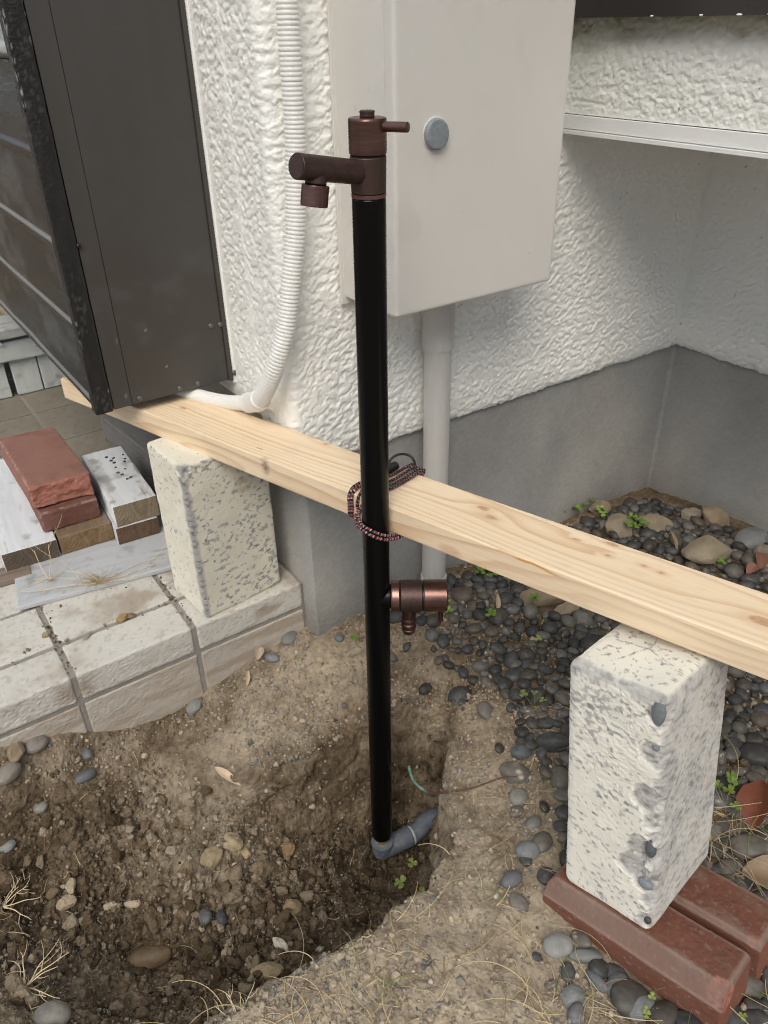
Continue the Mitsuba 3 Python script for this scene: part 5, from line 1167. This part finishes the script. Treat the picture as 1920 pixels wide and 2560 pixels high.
# ------------------------------------------------------------------ the ground sheet
def axis_lines(lo, hi, step, far):
    out = [np.arange(lo, hi, step)]
    g, s = [], step
    x = out[0][-1]
    while x < far:
        s *= 1.22; x += s; g.append(x)
    h, s, x = [], step, lo
    while x > -far:
        s *= 1.22; x -= s; h.append(x)
    return np.r_[h[::-1], out[0], g]


def two_step(lo, hi, a, b, fine, coarse):
    """grid lines from lo to hi: fine between a and b, coarser beside, then ever wider to the horizon"""
    t = np.r_[np.arange(lo, a, coarse), np.arange(a, b, fine), np.arange(b, hi, coarse)]
    far = axis_lines(lo, hi, coarse, 60.0)
    return np.r_[far[far < lo - 1e-6], t, far[far > t[-1] + coarse * 0.7]]


GX, GY = two_step(-0.86, 1.05, -0.72, 0.14, 0.0025, 0.0044), two_step(-0.98, 0.09, -0.58, 0.03, 0.0025, 0.0044)
XX, YY = np.meshgrid(GX, GY, indexing='ij')
zb, kk = base_height(XX.ravel(), YY.ravel())
rl = relief(XX.ravel(), YY.ravel(), kk)
LT = lumps(XX.ravel(), YY.ravel(), kk * (1 - 2.0 * kk * (1 - kk)))[1]
GV = np.stack([XX.ravel(), YY.ravel(), np.maximum(zb + rl, -0.42)], 1)
GF = grid_faces(len(GX), len(GY))
# the walls of the hole: finer triangles, roughened in all directions
for _ in range(2):
    tri = GV[GF]
    nn = np.cross(tri[:, 1] - tri[:, 0], tri[:, 2] - tri[:, 0])
    nn /= np.linalg.norm(nn, axis=1, keepdims=True)
    mid = tri.mean(1)
    steep = (np.abs(nn[:, 2]) < 0.55) & (mid[:, 2] > -0.41) & (np.abs(mid[:, 0]) < 0.9) & (np.abs(mid[:, 1] + 0.4) < 0.6) & (np.ptp(tri[:, :, 2], axis=1) > 0.004)
    GV, GF = trimesh.remesh.subdivide(GV, GF, face_index=np.nonzero(steep)[0])
gmesh = trimesh.Trimesh(GV, GF, process=False)
gn = np.array(gmesh.vertex_normals)
wall = sstep(0.80, 0.45, np.abs(gn[:, 2])) * (np.abs(GV[:, 0]) < 0.88) * (np.abs(GV[:, 1] + 0.4) < 0.58)
on = wall > 0
wd = np.zeros(len(GV))
wd[on] = 0.040 * (nz(GV[on], 0.060, 3, 71) - 0.5) + 0.018 * (nz(GV[on], 0.018, 3, 72) - 0.5) - 0.008 * np.abs(meshkit.noise(GV[on] / 0.03, 73) - 0.5)
GV = GV + gn * (wd * wall)[:, None]


def soil_tone(x, y):
    q = np.stack([np.asarray(x).ravel(), np.asarray(y).ravel()], 1)
    d, i = MT.query(q, k=5)
    w = 1 / (d + 0.03) ** 2
    v = (w * MV[i]).sum(1) / w.sum(1)
    far = d[:, 0] > 0.8
    return np.where(far, 0.5, v)


MS = np.array(SOIL_TONE)  # soil tone seeds: low is dark, high is pale
MT, MV = cKDTree(MS[:, :2]), MS[:, 2]
DARK, MID, DRY, PALE = np.array([0.050, 0.036, 0.022]), np.array([0.150, 0.112, 0.074]), np.array([0.300, 0.247, 0.185]), np.array([0.430, 0.362, 0.270])


def soil_color(p, m):
    g = nz(p, 0.045, 4, 13) - 0.5
    f = nz(p, 0.009, 3, 14) - 0.5
    t = np.clip(m + 0.05 + 0.80 * g + 0.45 * f, 0, 1)[:, None]
    c = np.where(t < 0.35, DARK + (MID - DARK) * t / 0.35, np.where(t < 0.7, MID + (DRY - MID) * (t - 0.35) / 0.35, DRY + (PALE - DRY) * (t - 0.7) / 0.3))
    return c * (0.78 + 0.44 * nz(p, 0.0045, 2, 15)[:, None])


gm = soil_tone(GV[:, 0], GV[:, 1])
gm = gm + 0.17 * LT[cKDTree(np.stack([XX.ravel(), YY.ravel()], 1)).query(GV[:, :2])[1]]
gcol = soil_color(GV * [1, 1, 1.0], gm)
tag('ground', 'bare dry brown soil with a dug hole in front of the white house', kind='structure')
put('ground', trimesh.Trimesh(GV, GF, process=False), 'm_ground', True, np.clip(gcol, 0.01, 0.8))


def stone_mesh(seed, sub=2, rough=0.18, flat=(1.0, 0.8, 0.6), facet=0.0):
    r = np.random.default_rng(seed)
    q = trimesh.creation.icosphere(sub, 1.0)
    v = np.array(q.vertices)
    o = r.uniform(0, 50, 3)
    d = (meshkit.noise(v * 0.9 + o, seed) - 0.5) * 2 * rough + (meshkit.noise(v * 2.1 + o, seed + 1) - 0.5) * rough
    v = v * (1 + d)[:, None]
    if facet:
        for _ in range(9):
            nn = unit(r.normal(size=3)); h = r.uniform(0.62, 0.85)
            s = v @ nn
            v = np.where((s > h)[:, None], v - nn * ((s - h) * facet)[:, None], v)
    q.vertices = v * np.array(flat)
    return q


def rot_of(r, tilt=0.35):
    from scipy.spatial.transform import Rotation
    return Rotation.from_euler('ZYX', [r.uniform(0, 2 * np.pi), r.normal(0, tilt), r.normal(0, tilt)]).as_matrix()


def pose(o, R, s):
    m = np.eye(4); m[:3, :3] = R * np.asarray(s)[None, :]; m[:3, 3] = o
    return m


# ------------------------------------------------------------------ the dark rounded pebbles by the wall
def pebble_tone(r):
    t = r.uniform()
    g = r.uniform(0.030, 0.072) if t < 0.75 else r.uniform(0.075, 0.13)
    return g * (np.array([0.95, 1.0, 1.05]) if r.uniform() < 0.5 else np.array([1.08, 1.0, 0.89]))


PEB, PEBTONE = [], []
for k in range(14):
    r = np.random.default_rng(200 + k)
    q = stone_mesh(200 + k, 2, 0.13, (1.0, r.uniform(0.66, 0.86), r.uniform(0.40, 0.58)))
    v = np.array(q.vertices)
    tone = pebble_tone(r)
    if k in (3, 9):
        tone = np.array([0.125, 0.12, 0.11])
    if k == 5:
        tone = np.array([0.11, 0.09, 0.072])
    g = nz(v, 0.5, 3, 210 + k)[:, None]
    c = tone * (0.62 + 0.76 * g)
    if k in (2, 7):
        vein = sstep(0.06, 0.02, np.abs(v[:, 0] * 0.8 + v[:, 1] * 0.5 + 0.25 * (nz(v, 0.6, 2, k) - 0.5) - 0.25))[:, None]
        c = c * (1 - 0.8 * vein) + 0.8 * vein * 0.5
    dustk = sstep(0.48, 0.72, nz(v, 0.4, 3, 230 + k))[:, None]
    c = c * (1 - 0.3 * dustk) + 0.3 * dustk * np.array([0.17, 0.15, 0.12])
    PEBTONE.append('white-veined' if k in (2, 7) else 'pale grey' if tone.mean() > 0.085 and k != 5 else 'brownish' if tone[0] > tone[2] else 'blue-grey')
    hue = np.full(len(v), 0.5 + 0.5 * np.clip((tone[2] / tone[0] - 1) / 0.2, -1, 1))
    lum = np.clip(c, 0.01, 0.8).mean(1)
    # brightness and coolness ride in the uv slots: meshes without colour attributes are joined and render faster
    PEB.append((mikit.ply(q, 'm_river_pebble', smooth=True, uv=np.stack([lum, hue * (1 - 0.5 * dustk[:, 0])], 1)), float(np.abs(v[:, 2]).max()), q, np.clip(c, 0.01, 0.8)))


def pebble_proc(p, n, uv):
    b = uv.x * (0.80 + 0.40 * noise(p.x * 190, p.y * 190, p.z * 190))
    return mix(mi.Color3f(1.12, 1.0, 0.84), mi.Color3f(0.94, 1.0, 1.06), uv.y) * b


scene['m_river_pebble'] = {'type': 'twosided', 'bsdf': {'type': 'principled', 'base_color': proc(pebble_proc), 'roughness': 0.52, 'specular': 0.4}}
BED = Polygon(PEBBLE_BED)
SPARSE = Polygon(PEBBLE_EDGE)
FOOT = [Polygon([(BO + BR @ np.array([x, y, -0.05]))[:2] for x, y in ((-0.030, -0.112), (0.160, -0.115), (0.160, 0.145), (-0.030, 0.156))]), Polygon([(0.225, -0.09), (0.30, -0.09), (0.30, -0.02), (0.225, -0.02)])]
FOOT += [shapely.Point(x, y).buffer(r) for x, y, r in ROCKSPOTS]
r = np.random.default_rng(11)
place = []
tries = 0
while tries < 60000 and len(place) < 1500:
    tries += 1
    x, y = r.uniform(-0.12, 1.01), r.uniform(-1.0, -0.018)
    P_ = shapely.Point(x, y)
    inb = BED.contains(P_)
    if not inb and not (SPARSE.contains(P_) and r.uniform() < 0.05):
        continue
    if any(f.contains(P_) for f in FOOT):
        continue
    s = float(np.clip(r.lognormal(math.log(0.0180), 0.30), 0.0085, 0.033))
    lim = 0.76 if inb else 1.5
    ok = True
    for (a, b, s2, lay) in place:
        if abs(a - x) < 0.07 and abs(b - y) < 0.07 and math.hypot(a - x, b - y) < lim * (s + s2) * 0.80:
            ok = False
            break
    if ok:
        place.append((x, y, s, 0))
print('pebbles', len(place))
RV = np.array([-0.0, 0, 0])
place.sort(key=lambda a: math.dist((a[0], a[1], 0), CAM))
pz = ground_z(np.array([a[0] for a in place]), np.array([a[1] for a in place]))


def in_view(p, marg=0.02):
    d = np.asarray(p) - CAM
    z = d @ FWD; x = d @ np.cross(FWD, UPV) / z; y = d @ UPV / z
    return z > 0 and abs(x) < 960 / 1955 + marg and abs(y) < 1280 / 1955 + marg


rest, cnt = [], 0
for (x, y, s, lay), z in zip(place, pz):
    i = int(r.integers(len(PEB)))
    d, th = PEB[i][:2]
    R = rot_of(r, 0.28)
    m = pose((x, y, z + s * th * r.uniform(0.12, 0.70)), R, (s, s, s))
    if in_view((x, y, z)) and cnt < 285:
        k = 'river_pebble' if cnt == 0 else 'river_pebble_%03d' % cnt
        scene[k] = {**d, 'to_world': T(m.tolist())}
        side = (x + 0.3307 * y) * 0.949 - (-0.1369 + 0.03307) * 0.949          # across the beam, from its front edge
        zone = 'behind the beam by the wall' if side > 0.10 else 'right of the chipped block' if side > -0.10 and y < -0.45 else 'under the beam by the conduit' if side > -0.03 else 'in front of the near brick' if y < -0.72 else 'between the lower tap and the chipped block'
        tone = PEBTONE[i]
        tag(k, '%s rounded river pebble, like many %s' % (tone, zone), 'pebble', '%s pebbles %s' % (tone, zone))
        cnt += 1
    else:
        rest.append((i, m))
SMALL = []
for q, c in [(p[2], p[3]) for p in PEB]:
    s = trimesh.creation.icosphere(1, 1.0)
    d, j = cKDTree(np.array(q.vertices) / np.linalg.norm(q.vertices, axis=1, keepdims=True)).query(np.array(s.vertices))
    SMALL.append((trimesh.Trimesh(np.array(q.vertices)[j], s.faces, process=False), c[j]))
put('pebble_bed', cat(*[xf(SMALL[i][0], m) for i, m in rest]), 'm_pebble', True, np.vstack([SMALL[i][1] for i, m in rest]))
tag('pebble_bed', 'the smaller and farther dark river pebbles that fill the bed by the wall', 'pebbles', kind='stuff')
print('individual pebbles', cnt, 'rest', len(rest))

# ------------------------------------------------------------------ stones that can be told apart
def set_stone(name, label, cat_, x, y, size, tone, seed, kind='pebble', yaw=0.0, tilt=0.0, sink=0.4, group=None, on=None):
    k = thing(name, label, cat_, group)
    rr = np.random.default_rng(seed)
    if kind == 'pebble':
        q = stone_mesh(seed, 3, 0.10, size)
    else:
        q = stone_mesh(seed, 3, 0.22, size, facet=0.85)
        v = np.array(q.vertices)
        q.vertices = v + q.vertex_normals * (0.16 * min(size) * (nz(v / max(size), 0.5, 4, seed + 2) - 0.5))[:, None]
    v = np.array(q.vertices)
    g = nz(v / max(size), 0.5, 4, seed + 3)[:, None]; g2 = nz(v / max(size), 0.12, 3, seed + 4)[:, None]
    c = np.array(tone) * (0.55 + 0.6 * g + 0.3 * g2)
    z = float(ground_z(np.array([x]), np.array([y]))[0]) if on is None else on
    m = at((x, y, z + size[2] * (1 - 2 * sink)), yaw, tilt, rr.normal(0, 0.08))
    put(k, q, 'm_pebble' if kind == 'pebble' else 'm_rock', True if kind == 'pebble' else 38 if False else True, np.clip(c, 0.01, 0.85), m)


for a in STONES:
    set_stone(*a[:-1], **a[-1])

# ------------------------------------------------------------------ crumbs, clods and grit lying on the soil
CL = []
for k in range(10):
    q = stone_mesh(300 + k, 3 if k < 5 else 1, 0.42, (1.0, 0.84, 0.70), facet=0.9)
    v = np.array(q.vertices)
    q.vertices = v + q.vertex_normals * (0.30 * (nz(v, 0.55, 3, 340 + k) - 0.5))[:, None]
    CL.append((np.array(q.vertices), np.array(q.faces)))
q = trimesh.creation.icosahedron()
for k in range(4):
    rr = np.random.default_rng(330 + k)
    CL.append((np.array(q.vertices) * (1 + 0.3 * rr.normal(size=(12, 1)) * 0.6) * [1, 0.8, 0.65], np.array(q.faces)))


def scatter(key, label, cat_, n, seed, dens, size, tone, spread, sink=0.35, big=False):
    """many crumbs joined into one mesh: dens(x, y) is the chance to keep one, size the median radius"""
    r = np.random.default_rng(seed)
    x, y = r.uniform(-0.86, 0.75, n), r.uniform(-0.99, 0.075, n)
    keep = r.uniform(size=n) < dens(x, y)
    x, y = x[keep], y[keep]
    bad = np.zeros(len(x), bool)
    for f in FOOT:
        bad |= shapely.contains_xy(f, x, y)
    x, y = x[~bad], y[~bad]
    z = ground_z(x, y)
    s = np.clip(r.lognormal(math.log(size), spread, len(x)), size * 0.35, size * 4)
    m = soil_tone(x, y)
    vs, fs, cs, n0 = [], [], [], 0
    for i in range(len(x)):
        v, f = CL[r.integers(5)] if s[i] > 0.0085 else CL[5 + r.integers(5)] if s[i] > 0.0050 else CL[10 + r.integers(4)]
        R = rot_of(r, 0.8)
        v = (v * s[i]) @ R.T + [x[i], y[i], z[i] + s[i] * (0.62 - sink)]
        vs.append(v); fs.append(f + n0); n0 += len(v)
        c = tone(r, m[i])
        cs.append(np.repeat([c], len(v), 0) * r.uniform(0.88, 1.12, (len(v), 1)))
    tag(key, label, cat_, kind='stuff')
    print(key, len(x), sum(map(len, fs)))
    put(key, trimesh.Trimesh(np.vstack(vs), np.vstack(fs), process=False), 'm_soil_bits', True, np.clip(np.vstack(cs), 0.01, 0.8))


def clod_tone(r, m):
    t = np.clip(m + r.normal(0.10, 0.20), 0, 1)
    c = DARK + (MID - DARK) * t / 0.4 if t < 0.4 else MID + (DRY - MID) * (t - 0.4) / 0.35 if t < 0.75 else DRY + (PALE - DRY) * (t - 0.75) / 0.25
    return c * r.uniform(0.8, 1.2)


def grit_tone(r, m):
    u = r.uniform()
    if u < 0.22:
        return np.array([0.22, 0.20, 0.175]) * r.uniform(0.7, 1.35)
    if u < 0.92:
        return DRY * 1.05 * r.uniform(0.65, 1.4)
    if u < 0.965:
        return np.array([0.15, 0.155, 0.155]) * r.uniform(0.8, 1.3)
    return np.array([0.45, 0.41, 0.35]) * r.uniform(0.8, 1.1)


def pit_k(x, y):
    return base_height(x, y)[1]


def hot(x, y, spots):
    d = np.zeros(len(x))
    for a, b, s, w in spots:
        d = np.maximum(d, w * np.exp(-((x - a) ** 2 + (y - b) ** 2) / s ** 2))
    return d


scatter('soil_clods', 'crumbly brown clods of dug earth in and around the hole', 'clods', 22000, 21, lambda x, y: pit_k(x, y) * (0.10 + 0.90 * hot(x, y, CLODSPOTS)) * (nz(np.stack([x, y, x * 0], 1), 0.06, 3, 3) > 0.44), 0.0047, clod_tone, 0.52)
scatter('earth_lumps', 'larger angular lumps of dry earth heaped in the dug hole', 'lumps', 5200, 27, lambda x, y: pit_k(x, y) * hot(x, y, CLODSPOTS) * (nz(np.stack([x, y, x * 0], 1), 0.08, 3, 6) > 0.47), 0.0088, clod_tone, 0.36, sink=0.25)
scatter('soil_crumbs', 'fine crumbs of soil strewn over the dug ground', 'crumbs', 90000, 22, lambda x, y: (0.16 + 0.55 * pit_k(x, y)) * (0.25 + 0.75 * sstep(0.4, 0.6, nz(np.stack([x, y, x * 0], 1), 0.10, 3, 8))) * (1 - 0.3 * shapely.contains_xy(BED, x, y)), 0.0022, clod_tone, 0.45)
scatter('grit', 'small grey and tan grit pressed into the dry soil', 'grit', 56000, 23, lambda x, y: (1 - pit_k(x, y)) * (0.15 + 0.75 * sstep(0.38, 0.62, nz(np.stack([x, y, x * 0], 1), 0.09, 3, 18))) * (1 - 0.1 * shapely.contains_xy(BED, x, y)), 0.0020, grit_tone, 0.50, sink=0.33)

r = np.random.default_rng(77)
vs, cs = [], []
for _ in range(200):
    if r.uniform() < 0.6:
        x, y = r.choice([-0.456, -0.225]) + r.normal(0, 0.006), r.uniform(0.09, 0.33)
    else:
        x, y = r.uniform(-0.62, -0.02), r.choice([0.184, 0.30]) + r.normal(0, 0.012)
    s = np.clip(r.lognormal(math.log(0.0018), 0.5), 0.0008, 0.005)
    v, f = CL[10 + r.integers(4)]
    q = trimesh.Trimesh((v * s) @ rot_of(r, 0.8).T + [x, y, ZT + s * 0.3], f, process=False)
    vs.append(q); cs.append(np.repeat([clod_tone(r, 0.35)], len(v), 0))
tag('terrace_crumbs', 'crumbs of soil along the joints of the terrace tiles', 'crumbs', kind='stuff')
put('terrace_crumbs', cat(*vs), 'm_soil_bits', True, np.clip(np.vstack(cs), 0.01, 0.8))

# ------------------------------------------------------------------ straw, dry roots, leaves, clover
def blade(p, h, r0=0.0011, seed=0, sides=4, taper=0.35):
    q = spline(p, h)
    return tube(q, np.linspace(r0, r0 * taper, len(q)), sides)


def straw_color(q, r, green=0.0):
    c = np.array([0.56, 0.45, 0.27]) * r.uniform(0.75, 1.15) if r.uniform() > green else np.array([0.20, 0.24, 0.075]) * r.uniform(0.8, 1.2)
    if r.uniform() < 0.22:
        c = np.array([0.27, 0.19, 0.115])
    return np.repeat([c], len(q.vertices), 0) * r.uniform(0.92, 1.08, (len(q.vertices), 1))


def lying(r, x, y, L, lift=0.002, curl=0.28, yaw=None):
    """points of a stalk lying on the soil"""
    a = r.uniform(0, 2 * np.pi) if yaw is None else yaw
    n = 6
    pts, px, py = [], x, y
    for i in range(n):
        pts.append((px, py))
        a += r.normal(0, curl * 0.5)
        px += math.cos(a) * L / (n - 1); py += math.sin(a) * L / (n - 1)
    pts = np.array(pts)
    z = ground_z(pts[:, 0], pts[:, 1]) + 0.0015 + np.abs(r.normal(0, lift, n))
    return np.c_[pts, z]


r = np.random.default_rng(31)
ms, cs = [], []
for cx, cy, sx, n, L, up, green in STRAWSPOTS:
    for _ in range(int(n * 2.0)):
        x, y = r.normal(cx, sx), r.normal(cy, sx)
        if up and r.uniform() < 0.6:
            z = float(ground_z(np.array([x]), np.array([y]))[0])
            a = r.uniform(0, 2 * np.pi); l = L * r.uniform(0.5, 1.3); h = r.uniform(0.05, 0.32) * l
            p = np.array([(x, y, z - 0.002), (x + 0.3 * l * math.cos(a), y + 0.3 * l * math.sin(a), z + h * 0.7), (x + 0.7 * l * math.cos(a + 0.3), y + 0.7 * l * math.sin(a + 0.3), z + h), (x + l * math.cos(a + 0.5), y + l * math.sin(a + 0.5), z + h * r.uniform(0.5, 1.0))])
        else:
            p = lying(r, x, y, L * r.uniform(0.3, 0.95))
            if np.ptp(p[:, 2]) > 0.022:
                continue
        if any(f.contains(shapely.Point(*p[-1][:2])) for f in FOOT[:1]) and p[-1][2] < 0.07 and p[0][2] < 0.07:
            continue
        q = blade(p, 0.006, r.uniform(0.0005, 0.0010))
        ms.append(q); cs.append(straw_color(q, r, green))
tag('dry_grass', 'dry pale grass stalks scattered over the soil and between the pebbles', 'grass', kind='stuff')
put('dry_grass', cat(*ms), 'm_straw', True, np.vstack(cs))


def root_tuft(key, o, seed, arms, L, flat=0.25, thick=0.0017, fibres=30):
    """a pulled-up tuft: pale jointed stalks from one point and a beard of fine roots"""
    r = np.random.default_rng(seed)
    o = np.array(o, float)
    ms, cs = [], []
    for a, l, rise in arms:
        p = [o]
        aa = a
        for i in range(5):
            aa += r.normal(0, 0.16)
            p.append(p[-1] + np.array([math.cos(aa), math.sin(aa), rise * (1 - 0.3 * i)]) * l / 5)
        p = np.array(p); p[:, 2] = np.maximum(p[:, 2], o[2])
        q = blade(p, 0.004, thick, sides=5, taper=0.4)
        c = np.array([0.68, 0.56, 0.36]) * r.uniform(0.85, 1.1)
        ms.append(q); cs.append(np.repeat([c], len(q.vertices), 0))
        for s in range(r.integers(1, 4)):
            b = p[r.integers(1, 5)]; a2 = aa + r.choice([-1, 1]) * r.uniform(0.4, 1.0); l2 = l * r.uniform(0.25, 0.6)
            pp = np.array([b, b + np.array([math.cos(a2), math.sin(a2), r.uniform(-0.1, 0.9) * flat * 3]) * l2 * 0.5, b + np.array([math.cos(a2 + 0.2), math.sin(a2 + 0.2), r.uniform(-0.1, 0.9) * flat * 3]) * l2])
            pp[:, 2] = np.maximum(pp[:, 2], o[2] - 0.002)
            q = blade(pp, 0.004, thick * 0.6, sides=4)
            ms.append(q); cs.append(np.repeat([c * 0.95], len(q.vertices), 0))
    for _ in range(fibres):
        a = r.uniform(0, 2 * np.pi); l = L * r.uniform(0.1, 0.35)
        p = o + np.array([[0, 0, 0.001], [math.cos(a) * l * 0.5, math.sin(a) * l * 0.5, r.uniform(0, 0.5) * l], [math.cos(a + 0.6) * l, math.sin(a + 0.6) * l, r.uniform(0, 0.3) * l]])
        q = blade(p, 0.004, 0.0005, sides=3)
        ms.append(q); cs.append(np.repeat([[0.42, 0.32, 0.20]], len(q.vertices), 0))
    put(key, cat(*ms), 'm_straw', True, np.vstack(cs))


for args in TUFTS:
    k = thing('dry_root_tuft', args[0], 'weed')
    root_tuft(k, *args[1:])


def leaf_mesh(outline, fold=0.2, curl=0.1, n=9):
    """a leaf along +x of unit length from (position along, half width) pairs"""
    o = np.array(outline)
    t = np.linspace(0, 1, n)
    w = np.interp(t, o[:, 0], o[:, 1])
    V = []
    for i in range(n):
        for s in (-1, -0.5, 0, 0.5, 1):
            V.append((t[i], s * w[i], fold * abs(s) * w[i] + curl * math.sin(t[i] * 3.0) * 0.5))
    return trimesh.Trimesh(np.array(V), grid_faces(n, 5), process=False)


LANCE = [(0, 0.02), (0.15, 0.09), (0.4, 0.13), (0.7, 0.10), (0.9, 0.04), (1, 0.0)]
OVAL = [(0, 0.03), (0.15, 0.2), (0.45, 0.33), (0.75, 0.25), (0.93, 0.08), (1, 0.0)]
for label, o, yaw, pitch, roll, L, shape, tone, fold in LEAVES:
    k = thing('fallen_leaf', label, 'leaf')
    q = leaf_mesh(shape, fold, 0.12)
    q.apply_scale(L)
    v = np.array(q.vertices)
    c = np.array(tone) * (0.75 + 0.5 * nz(v, 0.01, 3, 4)[:, None])
    z = float(ground_z(np.array([o[0]]), np.array([o[1]]))[0])
    put(k, q, 'm_leaf', True, np.clip(c, 0.01, 0.8), at((o[0], o[1], z + 0.011), yaw, pitch, roll))


def trefoil(o, size, yaw, tilt, r, tone):
    ms, cs = [], []
    lf = []
    for k in range(3):
        t = np.linspace(0, 1, 6)
        w = np.array([0.02, 0.22, 0.40, 0.50, 0.46, 0.26])
        V = []
        for i in range(6):
            notch = -0.16 if i == 5 else 0
            for s in (-1, -0.5, 0, 0.5, 1):
                V.append((t[i] + (notch if s == 0 else 0), s * w[i], 0.20 * abs(s) * w[i] + 0.05 * math.sin(t[i] * 3)))
        m = trimesh.Trimesh(np.array(V) * size, grid_faces(6, 5), process=False)
        m = xf(m, at((0, 0, 0), yaw + k * 2 * np.pi / 3 + r.normal(0, 0.08), r.normal(-0.12, 0.15)))
        m = xf(m, at((0, 0, 0), 0, tilt * math.cos(yaw), tilt * math.sin(yaw)))
        m = xf(m, at(o))
        ms.append(m)
        c = np.array(tone) * r.uniform(0.85, 1.2)
        v = np.array(m.vertices)
        cs.append(c * (0.85 + 0.3 * nz(v, 0.004, 2, 3)[:, None]))
    return ms, cs


for n, (label, x, y, L, count, size, tone, stem) in enumerate(CLOVER):
    r = np.random.default_rng(500 + n)
    k = thing('clover', label, 'plant')
    z = float(ground_z(np.array([x]), np.array([y]))[0])
    lm, lc, sm, sc = [], [], [], []
    for i in range(count):
        a = r.uniform(0, 2 * np.pi); d = L * r.uniform(0.25, 1.0) * (0.9 if count > 1 else 0.3); h = L * r.uniform(0.5, 1.0)
        tip = np.array([x + d * math.cos(a), y + d * math.sin(a), z + 0.008 + h])
        q = blade(np.array([(x, y, z - 0.004), (x + 0.3 * d * math.cos(a), y + 0.3 * d * math.sin(a), z + 0.6 * h + 0.004), tip]), 0.004, 0.0007, sides=4, taper=0.8)
        sm.append(q); sc.append(np.repeat([stem], len(q.vertices), 0))
        a_, b_ = trefoil(tip, size * r.uniform(0.75, 1.15), r.uniform(0, 6.28), r.normal(0, 0.25), r, tone)
        lm += a_; lc += b_
    part(k, 'leaves', cat(*lm), 'm_leaf', True, np.clip(np.vstack(lc), 0.01, 0.8))
    part(k, 'stems', cat(*sm), 'm_straw', True, np.vstack(sc))

# the old wire across the hole's edge
k = thing('old_wire', 'thin green-crusted copper wire sticking out of the hole wall', 'wire')
p = spline(np.array(WIRE) + [0, 0, 0.004], 0.003)
q = tube(p, 0.0023 * (0.85 + 0.5 * nz(p, 0.008, 2, 3)) * np.linspace(1.15, 0.42, len(p)), 8)
t = np.linspace(0, 1, len(p))
w = sstep(0.30, 0.42, t)[:, None]
g = nz(p, 0.008, 2, 9)[:, None]
c = (1 - w) * (np.array([0.22, 0.40, 0.33]) * (0.45 + 1.0 * g)) + w * np.array([0.12, 0.065, 0.045])
put(k, q, 'm_straw', True, np.clip(np.vstack([np.repeat(c, 8, 0), c[:1], c[-1:]]), 0.01, 0.8))
